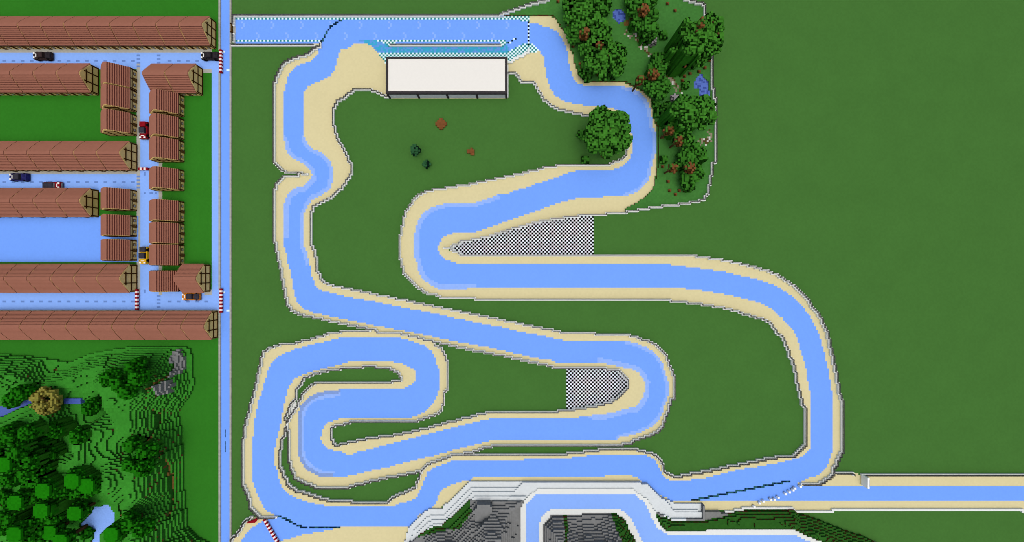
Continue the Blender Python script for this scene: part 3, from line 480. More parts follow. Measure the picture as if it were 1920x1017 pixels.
# ---------------------------------------------------------------- track walls: white blocks with iron bars on top
BARH = 1.5; TAKEN = set(); LTAKEN = set()
def wall(label, lines, bars=True, base_h=1., name='track_wall'):
    t = thing(name, label, 'wall', (0, 0, 0), 0, 'white walls along the track')
    cs = set(); links = set()
    for ln in lines:
        pc = [c for c in path_cells(ln, base_h)]
        cs |= set(pc)
        for a, b in zip(pc, pc[1:]): links.add((min(a, b), max(a, b)))
    cs -= TAKEN; links -= LTAKEN; TAKEN.update(cs); LTAKEN.update(links)
    mb = MB(); bb = MB()
    for (i, j) in cs:
        z0 = ground_z(i+.5, j+.5); z0 = min(z0, base_h-.2)
        x0, x1, y0, y1, z1 = float(i), i+1., float(j), j+1., base_h
        mb.quad((x0,y0,z1),(x1,y0,z1),(x1,y1,z1),(x0,y1,z1))
        if (i, j-1) not in cs: mb.quad((x0,y0,z0),(x1,y0,z0),(x1,y0,z1),(x0,y0,z1))
        if (i, j+1) not in cs: mb.quad((x1,y1,z0),(x0,y1,z0),(x0,y1,z1),(x1,y1,z1))
        if (i+1, j) not in cs: mb.quad((x1,y0,z0),(x1,y1,z0),(x1,y1,z1),(x1,y0,z1))
        if (i-1, j) not in cs: mb.quad((x0,y1,z0),(x0,y0,z0),(x0,y0,z1),(x0,y1,z1))
    mb.build('base_wall', M['white'], t)
    if bars:
        r = .05
        for (a, b) in links:
            ax, ay, bx, by = a[0]+.5, a[1]+.5, b[0]+.5, b[1]+.5
            for q in (.0, .25, .5, .75):
                x, y = ax+(bx-ax)*q, ay+(by-ay)*q
                hx = .07 if a[1] == b[1] else .035; hy = .105-hx; bb.box(x-hx, y-hy, base_h+.01, x+hx, y+hy, base_h+BARH, bottom=False)
            for z in (base_h+.35, base_h+.85, base_h+BARH-.1):
                if a[1] == b[1]: bb.box(ax+r, ay-.03, z-.05, bx-r, ay+.03, z+.05)
                else: bb.box(ax-.03, ay+r, z-.05, ax+.03, by-r, z+.05)
        bb.build('iron_bars', M['bars'], t)
    return t
wall('long white barred wall on the outer left side, from the start straight down to the white stub at the chicane', [LEFT_UP, pl('556.3,325 575.5,326.9 575.5,328')])
wall('white barred wall on the outer left side from the chicane stub down to where the two track loops touch', [LEFT_DN, pl('557,325.2 557,331.8')])
wall('diagonal white barred wall that closes round the triangular lawn between the lower loops', [DIAG])
wall('white barred wall round the outside of the lower left loop', [LOOP])
wall('short white barred wall curving out of the bottom edge of the picture at far left', [BOTL])
wall('white barred wall ringing the narrow cigar-shaped lawn inside the lower left loop', [C_UP])
wall('white barred wall ringing the crescent lawn at the bottom of the lower left loop', [C_LO, LINK])
wall('long white barred wall edging the infield lawn, passing the left curves and the lower right hairpin', [INF_S])
wall('long white barred wall edging the infield lawn from the pit building round the right-hand bends', [INF_N])
wall('white barred wall along the upper edge of the pointed chequered run-off', [NOSE_UP])
wall('white barred wall around the wooded park on its right and lower sides', [PARKW], base_h=2., name='park_wall')
wall('white barred wall from the pointed run-off along the outside of the big right-hand bend', [NOSE_LO])
wall('short white barred wall at the corner where the right straight meets the big bend', [STR_N1])
wall('straight white barred wall along the upper edge of the straight at the right', [STR_N2])
wall('low white wall without bars along the lower edge of the straight at the right', [STR_S], bars=False)
wall('long white barred wall along the top of the start straight', [PIT_N])
wall('stepped white barred wall climbing from the start straight along the upper left of the park', [PARK_T], base_h=2., name='park_wall')
wall('short white wall piece at the left end of the start straight below the gate', [PIT_W])
wall('white barred wall along the lower left edge of the start straight', [PIT_S])
wall('white barred pit wall between the start straight and the pit lane', [PIT_MID])
wall('short stepped white wall beside the chequered tiles right of the pit building', [pl('953,117 963,113 963,110 972,108 972,105 984,103 986,98 991,97 991,91')], bars=False)
# gate at the left end of the straight
t = thing('wooden_gate', 'brown wooden gate in the white wall at the left end of the start straight', 'gate', (*P(435.5, 54.5), 0))
mb = MB(); 
for k in range(4): mb.box(-.3, -2.1+k*1.05, .1, .3, -1.15+k*1.05, 1.1)
mb.build('gate_panel', M['door'], t)
for y in (-2.5, 2.1):
    mb = MB(); mb.box(-.4, y, 0, .4, y+.4, 1.5); mb.build('gate_post', M['timber'], t)
# white marker posts across the track at lower right
for n, (x, y) in enumerate(((1415.2,951),(1425,945.7),(1435,943),(1446,939.8),(1453.2,937),(1460.3,933.3),(1474,926.8),(1480.8,923.6),(1488,919.8),(1494.2,916),(1501.5,912.8))):
    X, Y = P(x, y, 2); X = math.floor(X)+.0; Y = math.floor(Y)+.0
    t = thing('marker_post', f'white square marker post, {ORD[n]} from the sand end of the diagonal row across the ice', 'post', (X+.5, Y+.5, 0), 0, 'white posts across the right-hand track')
    mb = MB(); mb.box(-.45, -.45, .0, .45, .45, .4, bottom=False); mb.build('post_foot', M['slab'], t)
    mb = MB(); mb.box(-.52, -.52, .4, .52, .52, 1.7); mb.build('post_cap', M['brightwhite'], t)
# white board by the right straight
X0, Y0 = P(1614, 889.6); X1, Y1 = P(1616, 908.5)
t = thing('direction_board', 'tall thin white board standing beside the straight at the right', 'board', (X0, (Y0+Y1)/2, 0))
mb = MB(); mb.box(0, -2.9, .4, 1, 2.9, 4.2); mb.build('board_panel', M['brightwhite'], t)
for y in (-2.6, 2.1):
    mb = MB(); mb.box(.2, y, 0, .8, y+.5, .4); mb.build('board_foot', M['slab'], t)
mb = MB(); mb.box(1, -2.2, .8, 1.35, 1.7, 4.0); mb.build('dark_frame', M['char'], t)
# striped barriers
def barrier(label, a, b, w=1.35, z1=1.4, unit=1.0):
    A = P(*a, z1); B = P(*b, z1); L = math.hypot(B[0]-A[0], B[1]-A[1]); n = max(3, int(round(L/unit)))
    t = thing('striped_barrier', label, 'barrier', (A[0], A[1], 0), math.atan2(B[1]-A[1], B[0]-A[0]), 'red and white striped barriers')
    mb = MB()
    for k in range(n): mb.box(L*k/n, -w/2, .35, L*(k+1)/n-.01, w/2, z1, 0 if k % 2 == 0 else 1)
    mb.build('striped_beam', [M['red'], M['barwhite']], t)
    for q in (.08, .5, .92):
        f = MB(); f.box(L*q-.25, -w/2+.1, 0, L*q+.25, w/2-.1, .35); f.build('barrier_foot', M['slab'], t)
barrier('red and white striped barrier across the end of the northern street', (412.3, 92.5), (412.3, 136))
barrier('red and white striped barrier across the end of the southern street', (412.8, 541.5), (412.8, 587))
barrier('red and white striped barrier across the southern street beside the timbered gable', (254.5, 543), (254.5, 582))
barrier('short red and white barrier across the narrow lane beside the third terrace', (258, 316.5), (276, 316.5), unit=1.0)
barrier('slanting red and white barrier on the ice at the bottom left corner of the track', (494, 975), (521, 1022), w=1.4, unit=1.0)
t = thing('red_arrow_sign', 'red arrow-shaped panel lying on the wall corner at bottom left', 'sign', (*P(474, 977), 0))
q = [P(x, y, 2) for x, y in ((463,980),(470,977.5),(476,975.5),(480,973),(483,973.5),(481,977),(478,981),(463,982))]
ox, oy = t.location.x, t.location.y
mb = MB(); mb.prism_z([(x-ox, y-oy) for x, y in q][::-1], 1.2, 2.0); mb.build('arrow_panel', M['red'], t)
mb = MB(); mb.box(-.4, -.4, 0, .2, .2, 1.2); mb.build('sign_post', M['white'], t)
# ---------------------------------------------------------------- pit building
XL, YB = P(730, 185); XR, _ = P(951.3, 185); _, YT = P(730, 106.5, 6)
t = thing('pit_building', 'long flat-roofed pit building with white roof and grey garage doors', 'building', ((XL+XR)/2, (YB+YT)/2, 0))
hx, hy = (XR-XL)/2, (YT-YB)/2
mb = MB(); mb.box(-hx+.3, -hy+.3, 0, hx-.3, hy-.3, 4.6); mb.build('wall', M['pitwall'], t)
mb = MB(); mb.box(-hx+1, -hy+1.2, 5.3, hx-1, hy-.9, 5.7); mb.build('roof', M['pitroof'], t)
mb = MB(); mb.box(-hx, hy-1, 4.6, hx, hy, 6); mb.box(-hx, -hy, 4.6, hx, -hy+1.3, 6); mb.box(-hx, -hy+1.3, 4.6, -hx+1.1, hy-1, 6); mb.box(hx-1.1, -hy+1.3, 4.6, hx, hy-1, 6); mb.build('roof_edge', M['char'], t)
for k in range(5):
    x = -hx+.5+(2*hx-1)*k/4; f = MB(); f.box(x-.5, -hy-.05, 0, x+.5, -hy+.3, 4.6); f.build('pillar', M['char'], t)
for k in range(4):
    x0 = -hx+1.1+(2*hx-1)*k/4; x1 = x0+(2*hx-1)/4-1.2; f = MB()
    for z in range(4): f.box(x0, -hy+.12, .1+z*1.1, x1, -hy+.3, .1+z*1.1+1.06)
    f.build('garage_door', M['pitwall'], t)
mb = MB(); mb.box(hx, -hy+.3, 0, hx+.6, hy-1.5, 1.0); mb.build('side_kerb', M['white'], t)
# ---------------------------------------------------------------- terraced houses
ZE, ZR, HD = 3.9, 9.7, 7.75
def roof_profile(drop=0., inset=0.):
    n = 11; top = []
    for k in range(n):
        y0 = (HD-inset)*(1-k/n)**.86; z = ZE-drop+(ZR-ZE)*(k+1)/n
        y1 = (HD-inset)*(1-(k+1)/n)**.86 if k+1 < n else 0
        top += [(y0, z), (max(y1, .9), z)]
    right = [(HD-inset, ZE-drop)]+top
    return right+[(-y, z) for y, z in reversed(right)]
def house_proto(L=12., name='terraced_house', gap=.22):
    t = thing(name, 'x', 'house'); hl = L/2
    mb = MB(); mb.prism_x([(-7.3, 0), (7.3, 0)]+[(max(-7.3, min(7.3, y)), z) for y, z in roof_profile(.3, .3)], -hl+.06, hl-.06); mb.build('wall', M['infill'], t)
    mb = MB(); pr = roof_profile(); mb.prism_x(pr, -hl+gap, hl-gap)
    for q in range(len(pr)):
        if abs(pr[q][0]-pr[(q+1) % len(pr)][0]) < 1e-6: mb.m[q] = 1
    mb.build('roof', [M['roof'], M['riser_shade']], t)
    fr = MB(); w = .27
    for sx in (-1, 1):                                    # gable timbers
        x0, x1 = (hl-.06, hl+.12) if sx > 0 else (-hl-.12, -hl+.06)
        for y in (-6.9, -2.5, 2.5, 6.9):
            zt = ZE-.5+(ZR-ZE)*(1-abs(y)/7.9)
            fr.box(x0, y-w, 0, x1, y+w, zt)
        e = .015*sx
        for z, yy in ((ZE-.6, 6.5), (6.3, 3.6), (.3, 6.5)):
            fr.box(x0+e, -yy, z-w, x1+e, yy, z+w)
    for sy in (-1, 1):                                    # front and back timbers
        y0, y1 = (7.3, 7.46) if sy > 0 else (-7.46, -7.3)
        for k in range(3):
            x = -hl+.4+(L-.8)*k/2; fr.box(x-w, y0, 0, x+w, y1, ZE-.1)
        fr.box(-hl+.1, y0+.012*sy, 2.5, hl-.1, y1+.012*sy, 2.75)
    fr.build('timber_frame', M['timber'], t)
    dm = MB(); dm.box(-.9, -7.6, 0, .9, -7.3, 2.1); d = dm.build('door', M['door'], t)
    hd = MB(); hd.box(.5, -7.72, .9, .7, -7.6, 1.2); hd.build('handle', M['slab'], d)
    for x in (-3.0, 3.0):
        for sy in (-1, 1):
            wm = MB(); y0, y1 = (7.3, 7.52) if sy > 0 else (-7.52, -7.3)
            wm.box(x-.75, y0, .8, x+.75, y1, 2.0); f = wm.build('window', M['door'], t)
            gm = MB(); yy = (7.52, 7.56) if sy > 0 else (-7.56, -7.52); gm.box(x-.5, yy[0], 1.0, x+.5, yy[1], 1.85); gm.build('pane', M['glass'], f)
    return t
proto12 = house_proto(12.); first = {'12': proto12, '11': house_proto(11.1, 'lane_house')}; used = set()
def place_house(x, y, rz, label, group, key='12'):
    p = first[key]
    if key not in used:
        used.add(key); p.location = (x, y, 0); p.rotation_euler = (0, 0, rz); p['label'] = label; p['group'] = group; return p
    r = dup(p, (x, y, 0), rz, label); r['group'] = group; return r
def yrow(a, b): return CY+(508.5-(a+b)/2)*(CAM_H-ZE)/FP
SPOT = lambda k: f'{ORD[k]} from the timbered gable end'
for ya, yb, gx, n, nm in ((30.5,87,405,10,'topmost terrace of the village'), (118,176,185,5,'terrace south of the northern street'), (264.5,320,257,7,'terrace north of the middle street'),
                          (352,408,185,5,'terrace above the rectangular pool'), (494.5,550,257,7,'terrace north of the southern street'), (582,638.5,408.5,10,'terrace beside the green hills')):
    X = P(gx, 0)[0]; Y = yrow(ya, yb)
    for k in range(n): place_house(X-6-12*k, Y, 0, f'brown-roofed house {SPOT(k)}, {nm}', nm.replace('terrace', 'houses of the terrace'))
colA = [(152, 'at the head of the lane, top of the western column'), (191.5, 'second from the top of the western column'), (236, 'third from the top of the western column, above the red car'),
        (377, 'of the western column just below the middle street'), (425, 'of the western column beside the upper part of the pool'), (470, 'of the western column beside the lower part of the pool')]
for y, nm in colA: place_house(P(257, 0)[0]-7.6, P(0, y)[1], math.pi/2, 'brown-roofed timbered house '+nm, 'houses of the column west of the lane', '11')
colB = [(200.5, 'joining the corner house in the eastern column'), (244, 'of the eastern column right beside the red car'), (285.5, 'of the eastern column just above the lane barrier'),
        (339.5, 'standing apart in the eastern column at the middle street'), (398, 'of the eastern column, first below the middle street'), (439, 'of the eastern column, second below the middle street'),
        (479, 'of the eastern column right beside the yellow car'), (527, 'at the south end of the eastern column')]
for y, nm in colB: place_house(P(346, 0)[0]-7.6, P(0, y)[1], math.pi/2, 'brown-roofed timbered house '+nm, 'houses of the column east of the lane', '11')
xg = P(380.6, 0)[0]
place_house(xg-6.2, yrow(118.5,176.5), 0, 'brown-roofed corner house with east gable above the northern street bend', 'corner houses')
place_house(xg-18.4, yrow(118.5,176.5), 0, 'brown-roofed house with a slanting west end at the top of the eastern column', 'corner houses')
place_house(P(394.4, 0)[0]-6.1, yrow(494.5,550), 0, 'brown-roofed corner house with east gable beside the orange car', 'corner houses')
# ---------------------------------------------------------------- cars
def car(label, px, py, rz, body, trim, deck):
    X, Y = P(px, py, 2); t = thing('block_car', label, 'car', (X, Y, 0), rz, 'cars parked in the village streets')
    mb = MB(); mb.box(-4.6, -2.0, .6, 4.6, 2.0, 1.7); mb.box(-4.6, -1.75, 1.7, -1.9, 1.75, 2.1); mb.build('body', body, t)
    mb = MB(); mb.box(-1.7, -1.45, 1.7, 1.3, 1.45, 3.0); c = mb.build('cabin', trim, t)
    wm = MB(); wm.box(-1.85, -1.25, 1.95, -1.7, 1.25, 2.8); wm.build('windscreen', M['glass'], c)
    mb = MB(); mb.box(1.9, -1.6, 1.7, 4.5, 1.6, 2.35); mb.build('rear_deck', deck, t)
    mb = MB(); mb.box(-4.85, -1.6, .8, -4.6, 1.6, 1.6); mb.build('grille', M['slab'], t)
    for x in (-2.9, 2.9):
        for y in (-1, 1):
            w = MB(); a = [(x+.95*math.cos(q*math.pi/5), .95+.95*math.sin(q*math.pi/5)) for q in range(10)]
            yy = (1.6, 2.15) if y > 0 else (-2.15, -1.6)
            n = len(w.v); w.v += [(p, yy[0], z) for p, z in a]+[(p, yy[1], z) for p, z in a]
            for q in range(10): w.f.append((n+q, n+(q+1) % 10, n+10+(q+1) % 10, n+10+q)); w.m.append(0)
            w.f += [tuple(range(n, n+10))[::-1], tuple(range(n+10, n+20))]; w.m += [0, 0]
            w.build('wheel', M['tyre'], t)
    for k, (y0, y1) in enumerate(((-1.6, -.7), (.7, 1.6))):
        h = MB(); h.box(-4.4, y0, 2.1, -3.6, y1, 2.4); h.build('headlight', M['lamp'], t)
    b = MB(); b.box(-3.2, -.9, 2.1, -2.8, .9, 2.3); b.build('bonnet_trim', M['lamp'], t)
mblk = mat('car_black', (46, 42, 46), .25, cell=.8); mbrn = mat('car_dark_brown', (58, 46, 46), .3, cell=.8); mnav = mat('car_navy', (40, 40, 92), .3, cell=.8)
mred = mat('car_red', (140, 22, 32), .15, cell=.8); myel = mat('car_yellow', (226, 172, 32), .1, cell=.8); mora = mat('car_orange', (204, 122, 44), .1, cell=.8); mgry = mat('car_dark_grey', (56, 54, 64), .15, cell=.8)
car('dark brown blocky car in the northern street below the top terrace', 78, 104, 0, mbrn, mbrn, mblk)
car('black blocky car waiting at the striped barrier of the northern street', 392.5, 104, 0, mblk, mblk, mblk)
car('dark blue blocky car in the middle street', 33.5, 332, 0, mnav, mgry, mnav)
car('red blocky car with dark rear half hidden by a roof edge in the middle street', 96, 348, math.pi, mred, mgry, mgry)
car('red blocky car with dark roof parked upright in the narrow lane', 267.5, 244, math.pi/2, mred, mgry, mred)
car('yellow and black blocky car in the narrow lane', 267.5, 479, math.pi/2, myel, mgry, mgry)
car('orange blocky car with dark cabin in the southern street', 357, 556.5, 0, mora, mgry, mgry)
# ---------------------------------------------------------------- trees, bushes, boulders made of leaf blocks
N6 = ((1,0,0),(-1,0,0),(0,1,0),(0,-1,0),(0,0,1),(0,0,-1))
def vox_mesh(cs, mb, mi=0):
    for (i, j, k) in cs:
        x, y, z = float(i), float(j), float(k)
        if (i+1,j,k) not in cs: mb.quad((x+1,y,z),(x+1,y+1,z),(x+1,y+1,z+1),(x+1,y,z+1), mi)
        if (i-1,j,k) not in cs: mb.quad((x,y+1,z),(x,y,z),(x,y,z+1),(x,y+1,z+1), mi)
        if (i,j+1,k) not in cs: mb.quad((x+1,y+1,z),(x,y+1,z),(x,y+1,z+1),(x+1,y+1,z+1), mi)
        if (i,j-1,k) not in cs: mb.quad((x,y,z),(x+1,y,z),(x+1,y,z+1),(x,y,z+1), mi)
        if (i,j,k+1) not in cs: mb.quad((x,y,z+1),(x+1,y,z+1),(x+1,y+1,z+1),(x,y+1,z+1), mi)
        if (i,j,k-1) not in cs: mb.quad((x,y+1,z),(x+1,y+1,z),(x+1,y,z),(x,y,z), mi)
def blobs(lst, rag=.25, holes=.09):
    cs = set()
    for cx, cy, cz, r, rz in lst:
        for i in range(int(cx-r)-1, int(cx+r)+2):
            for j in range(int(cy-r)-1, int(cy+r)+2):
                for k in range(int(cz-rz)-1, int(cz+rz)+2):
                    q = ((i+.5-cx)**2+(j+.5-cy)**2)/r**2+((k+.5-cz)/rz)**2
                    if q < 1+random.uniform(-rag, rag*.6): cs.add((i, j, k))
    return {c for c in cs if not (random.random() < holes and any((c[0]+a, c[1]+b, c[2]+d) not in cs for a, b, d in N6))}
def curtain(crown, sx, sy, gz, keep=.9):
    """vines hanging from the crown's rim on one side down to the ground"""
    low = {}
    for i, j, k in crown: low[(i, j)] = min(k, low.get((i, j), 999))
    out = set()
    for (i, j), k in low.items():
        q = (i+(1 if sx > 0 else -1 if sx < 0 else 0), j); q2 = (i, j+(1 if sy > 0 else -1 if sy < 0 else 0))
        if (sx and q not in low) or (sy and q2 not in low):
            if random.random() < keep: out |= {(i, j, z) for z in range(gz, k)}
    return out
def trunk(mb, h, w=.5, lean=()):
    mb.box(-w, -w, 0, w, w, h*.55, bottom=False); mb.box(-w*.7, -w*.7, h*.55, w*.7, w*.7, h)
def leafy(name, label, cat, px, py, rpx, h, m, group=None, vines=None, clump=None, trunk_w=.6, z0=None, m_extra=None):
    X, Y = P(px, py, h-(3.5 if rpx > 12 else 1)); X, Y = math.floor(X), math.floor(Y); R = rpx/(FP/(CAM_H-h)); z = ground_z(X, Y) if z0 is None else z0
    t = thing(name, label, cat, (X, Y, z), 0, group)
    hh = h-z; lst = []
    if R < 3.2 or name == 'blue_bush': lst = [(0, 0, hh-R*.8, R, R*.8)]; hh0 = hh
    else:
        n = int(R*R/2.7)+4
        for k in range(n):
            a = random.uniform(0, 2*math.pi); q = R*math.sqrt(random.random())*.84
            r = random.uniform(1.7, 2.9)*(clump or 1)
            lst.append((q*math.cos(a), q*math.sin(a), hh-2.2-(q/R)**2*min(6, hh*.3)-random.uniform(0, hh*.22), r, r*.72))
    cs = {c for c in blobs(lst) if c[2] >= 0}
    mb = MB(); vox_mesh(cs, mb); mb.build('crown', m, t)
    tb = MB(); trunk(tb, max(1, hh-2.5), trunk_w if R >= 3.2 else .35)
    if R > 5:
        for k in range(5):
            a = k*1.26+.4
            for q in range(1, int(R*.5)):
                x, y, zz = q*math.cos(a), q*math.sin(a), hh*.45+q*.6
                tb.box(x-.4, y-.4, zz-.4, x+.4, y+.4, zz+.4)
    tb.build('trunk', M['bark'], t)
    if vines:
        vs = curtain(cs, vines[0], vines[1], 0, vines[2]) - cs
        vb = MB(); vox_mesh(vs, vb); vb.build('vines', M['vine'], t)
    return t
PG = 'trees of the walled park'
for px, py, r, h, v, lab in (
 (1097,22,38,17,None,'broad oak beside the sand at the upper left of the park'), (1128,60,26,15,None,'leafy oak between the two big crowns at the left of the park'),
 (1140,103,42,18,None,'widest oak crown above the left bank of the park'), (1108,84,20,12,None,'small oak on the left flank of the widest crown'),
 (1217,38,28,13,(-1,-1,.35),'oak right of the blue pool in the upper park'), (1203,-10,36,12,None,'oak cut by the top edge of the picture'), (1130,2,22,12,None,'oak at the top edge near the sand'),
 (1306,58,36,30,(-1,-1,1),'tallest tree at the right of the park with hanging vines'), (1338,42,24,24,None,'tree overhanging the right park wall beside the tallest tree'),
 (1323,84,26,22,None,'tree below the tallest tree at the right wall'), (1240,116,20,12,(-1,0,.3),'small oak by the middle of the stone path'), (1236,158,24,13,None,'oak at the lower end of the stone path'),
 (1300,205,36,24,(-1,-1,1),'big vine-hung tree south of the blue pool by the wall'), (1322,196,24,20,None,'tree touching the wall below the blue pool'), (1285,240,32,16,None,'spreading oak below the big vine-hung tree'),
 (1297,294,28,10,(-1,-1,.3),'low oak in the lower park, upper of two'), (1303,332,24,10,None,'low oak in the lower park, lower of two'),
 (1346,62,15,23,None,'narrow crown poking out over the right park wall at the top'), (1334,218,17,19,None,'leafy crown leaning on the right park wall beside the path end'), (1076,12,20,13,None,'leftmost oak of the park, beside the sand'),
 (1160,92,19,14,None,'oak on the right flank of the widest crown'), (1122,82,20,17,None,'oak filling the gap above the widest crown'), (1268,228,18,12,None,'small oak at the left edge of the big vine-hung tree'), (1222,56,16,9,None,'low oak by the upper grey boulder'), (1150,122,16,12,None,'small oak at the lower right edge of the widest crown'), (1082,55,17,12,None,'small oak on the slope above the left bank of the park'), (1102,128,14,10,None,'small oak at the lower left edge of the widest crown'), (1262,206,16,9,None,'low oak just left of the big vine-hung tree'), (1338,82,18,20,None,'ragged crown hanging over the right park wall'),
 (1288,72,18,24,None,'left flank crown of the tallest tree')):
    leafy('oak_tree', lab, 'tree', px, py, r, h, M['leaf'] if h > 14 else M['leaf2'], PG, v)
big = leafy('oak_tree', 'big many-lobed tree on the infield overhanging the ice bend', 'tree', 1143, 241, 46, 24, M['leaf'], None, None, 1.45, 1.0)
for px, py, lab in ((1246,62,'round green bush beside the grey boulder in the upper park'), (1302,118,'round green bush near the right wall of the park'), (1290,157,'green bush left of the lower blue pool'), (1253,212,'green bush left of the big vine-hung tree'),
 (1234,192,'green bush just below the stone path near the sand'), (1235,211,'dark bush on the bank beside the right ice bend'), (1246,296,'green bush left of the lower park oaks'), (1105,136,'small bush at the foot of the widest oak'), (1148,140,'small bush on the lower bank of the park'),
 (1100,299,'small green bush below the big infield tree'), (1092,250,'small bush at the left foot of the big infield tree')):
    leafy('bush', lab, 'bush', px, py, 8.5, 4 if px > 1104 else 3.5, M['leaf2'], 'green bushes')
for px, py, r, lab in ((1112,36,11,'reddish brown tree amid the upper left park oaks'), (1100,58,9,'reddish brown tree above the bare earth patch'), (1073,37,7,'reddish brown tree nearest the sand in the upper park'), (1209,16,9,'reddish brown tree at the top of the park'),
 (1273,95,11,'reddish brown tree below the tallest tree'), (1286,111,9,'lower reddish brown tree below the tallest tree'), (1227,135,9,'reddish brown tree at the middle of the stone path'), (1203,147,8,'reddish brown tree left of the lower path oak'),
 (1096,118,5,'small reddish tree on the left bank of the park'), (1275,262,8,'reddish brown tree under the spreading oak'), (1265,314,8,'reddish brown tree between the two low oaks, left'), (1298,311,9,'reddish brown tree between the two low oaks, right'), (1258,243,8,'reddish brown tree left of the spreading oak'),
 (1138,289,6,'small reddish tree below the big infield tree'), (1318,38,7,'reddish tree between the crowns by the right park wall'), (1192,26,7,'reddish tree between the blue pool and its neighbour oak'), (1128,84,6,'reddish tree showing through the widest oak')):
    leafy('red_leaf_tree', lab, 'tree', px, py, r*1.15, {38: 30, 84: 20}.get(py, 14 if r >= 8 else 6), M['redleaf'], 'reddish brown leafy trees')
for n, (px, py) in enumerate(((1046,4),(1068,26),(1084,80),(1074,88),(1251,8),(1265,21),(1329,114),(1321,128),(1310,135),(1293,139),(1283,144),(1279,152),(1241,258),(1242,313),(1287,286),(1252,341),(1255,358),(1273,358),(1283,358),(1266,365),(1121,142))):
    X, Y = P(px, py, 1); t = thing('toadstool', 'small reddish brown toadstool on the park grass', 'toadstool', (X, Y, 1), 0, 'toadstools on the park grass')
    f = MB(); f.box(-.25, -.25, 0, .25, .25, .5); f.build('stem', M['infill'], t)
    f = MB(); f.box(-.75, -.75, .5, .75, .75, .8); f.box(-.5, -.5, .8, .5, .5, 1.0); f.build('cap', M['redleaf'], t)
for px, py, r, lab in ((1225,75,9,'grey boulder beside the stone path in the upper park'), (1266,182,8,'grey boulder at the lower end of the stone path')):
    X, Y = P(px, py, 2); mb = MB(); vox_mesh({c for c in blobs([(0, 0, 1, r/3.5, 2.4)], .3, .1) if c[2] >= 0}, mb)
    o = mb.build('boulder', M['boulder']); o.location = (math.floor(X), math.floor(Y), 1); tag(o, lab, 'boulder', 'park boulders')
# infield bits
for px, py, lab, pts in ((829,231.5,'round patch-like pile of reddish brown leaves on the infield lawn',[(0,0,.5,2.7,4)]), (884,281.5,'small ragged pile of reddish leaves on the infield lawn',[(.5,.2,0,1.5,1.2),(-1,0,0,1.3,1.1),(1,-1,0,1,.9)])):
    X, Y = P(px, py, 1); mb = MB(); vox_mesh({c for c in blobs(pts, 0, 0) if c[2] == 0}, mb)
    o = mb.build('leaf_pile', M['leafpile']); o.location = (math.floor(X), math.floor(Y), 0); tag(o, lab, 'leaf pile', 'leaf piles on the infield')
t = leafy('spruce_bush', 'round dark blue-green spruce on the infield lawn', 'tree', 779.5, 280, 9.6, 8, M['spruce'])
X, Y = P(797, 304.5, 5); t = thing('spruce_sapling', 'small cross-shaped dark spruce on the infield lawn', 'tree', (math.floor(X), math.floor(Y), 0))
cs = {(a, b, 4) for a in (0,) for b in (0,)} | {(a, b, 3) for a in (-1, 0, 1) for b in (-1, 0, 1)} | {(2,0,2),(-2,0,2),(0,2,2),(0,-2,2)} | {(a, b, 2) for a in (-1, 0, 1) for b in (-1, 0, 1)}
mb = MB(); vox_mesh(cs, mb); mb.build('crown', M['spruce'], t); mb = MB(); mb.box(.3, .3, 0, .7, .7, 2); mb.build('trunk', M['bark'], t)
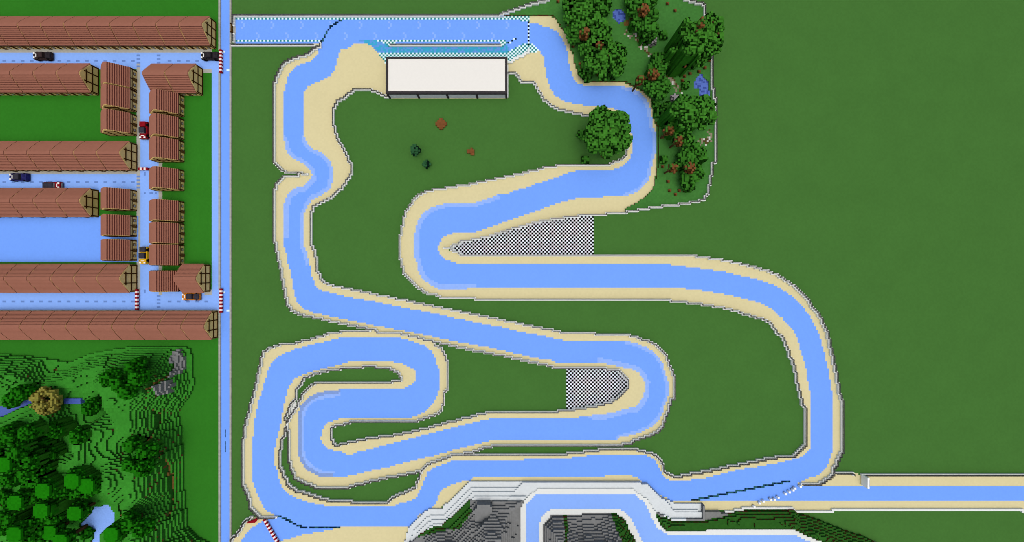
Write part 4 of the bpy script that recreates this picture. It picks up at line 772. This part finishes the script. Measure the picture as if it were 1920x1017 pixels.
# hillside forest: tall trees with flat bright crowns and vines down to the ground
JT = [(25,944,18),(74,959,18),(132,904,18),(161,911,18),(139,962,12),(92,1000,12),(25,1005,19),(208,1006,18),(110,1017,14),(80,922,18),(2,871,17),
 (60,905,15),(100,925,15),(38,895,15),(15,826,15),(60,838,15),(45,868,15),(8,905,15),(50,985,15),(60,935,15),(5,975,16),(45,1012,16),(70,885,15),(88,808,13),(140,822,13),(42,815,13),(3,815,13),(75,850,14),
 (250,708,11),(240,690,11),(212,722,11),(195,712,11),(228,738,11),(240,836,13),(262,852,13),(238,874,13),(258,885,12),(10,752,11),(28,738,11),(160,768,10),(235,985,12),(255,1000,12),(20,850,14),(85,975,15),(10,945,15)]
for n, (px, py, h) in enumerate(JT):
    X, Y = P(px, py, h); X, Y = math.floor(X), math.floor(Y); z = ground_z(X, Y)
    if z >= h-6: h = int(z+8)
    X, Y = P(px, py, h); X, Y = math.floor(X), math.floor(Y)
    hh = int(h-z); tall = n < 11
    where = ('on the slope' if not tall else 'in the dense lower forest')
    cols = ('left' if px < 70 else 'middle' if px < 170 else 'right')
    rws = ('upper' if py < 780 else 'central' if py < 880 else 'lower' if py < 965 else 'bottom')
    t = thing('jungle_tree', 'x', 'tree', (X, Y, z), 0, 'jungle trees on the village hills')
    t['label'] = f'{"tall flat-topped" if tall else "short leafy"} jungle tree {where} {where and ""}'.strip()
    t['spot'] = f'{rws} {cols}'
    top = {(a, b, hh-1) for a in range(-3, 4) for b in range(-3, 4) if abs(a)+abs(b) < 6} if tall else set()
    rr = 4.6 if tall else 3.9
    cs = {c for c in blobs([(0, 0, hh-3, rr, 2.6), (random.uniform(-2,2), random.uniform(-2,2), hh-4, rr*.9, 2.2)], .35, .2) if 0 <= c[2] < hh-1} - top
    if not tall: cs |= {(a, b, hh-1) for a in range(-2, 3) for b in range(-2, 3) if random.random() < .6}
    mb = MB(); vox_mesh(cs, mb, 0); vox_mesh(top, mb, 1); mb.build('crown', [M['jungle'], M['jungletop']], t)
    tb = MB(); tb.box(-.6, -.6, 0, .9, .9, hh-4, bottom=False); tb.build('trunk', M['bark'], t)
    vs = curtain(cs, 1, 1, 0, .0 if n in (4, 5, 8) else 1. if n < 11 else .85 if n < 28 else .2) - cs - top
    if tall and n not in (4, 5, 8): vs |= curtain(cs, -1, -1, 0, .3) - cs
    if vs: vb = MB(); vox_mesh(vs, vb); vb.build('vines', M['vine'], t)
# one label per jungle tree: place within the forest, then order
from collections import defaultdict
by = defaultdict(list)
jt = [o for o in sc.objects if o.name.startswith('jungle_tree')]
for o in jt: by[(o['label'], o['spot'])].append(o)
for (lab, spot), os_ in by.items():
    os_.sort(key=lambda o: o.location.x)
    r, c = spot.split(); kind = 'tall flat-topped jungle tree' if 'tall' in lab else 'short leafy jungle tree'
    base_l = f'{kind}, {r} {c} of the hill forest'
    for k, o in enumerate(os_):
        o['label'] = base_l if len(os_) == 1 else base_l + (', westernmost there' if k == 0 else f', {ORD[k]} from the west')
        del o['spot']
leafy('tan_tree', 'tan yellowish leafy tree beside the small river', 'tree', 85, 753, 25, 13, M['tanleaf'], clump=.95)
US = []
for n in range(70):
    px, py = random.uniform(-5, 210), random.uniform(790, 1015)
    if 120 < px and 925 < py < 1010: continue
    if px > 95 and py < 890: continue
    US.append((px, py))
for n, (px, py) in enumerate(US):
    X, Y = P(px, py, 8); X, Y = math.floor(X), math.floor(Y); z = ground_z(X, Y); r = random.uniform(2.2, 3.6)
    mb = MB(); vox_mesh({c for c in blobs([(0, 0, 1.5, r, 2.4)], .4, .2) if c[2] >= 0}, mb); o = mb.build('jungle_bush', M['jungle']); o.location = (X, Y, z)
    tag(o, 'dark green leafy bush under the tall jungle trees', 'bush', 'undergrowth bushes of the hill forest')
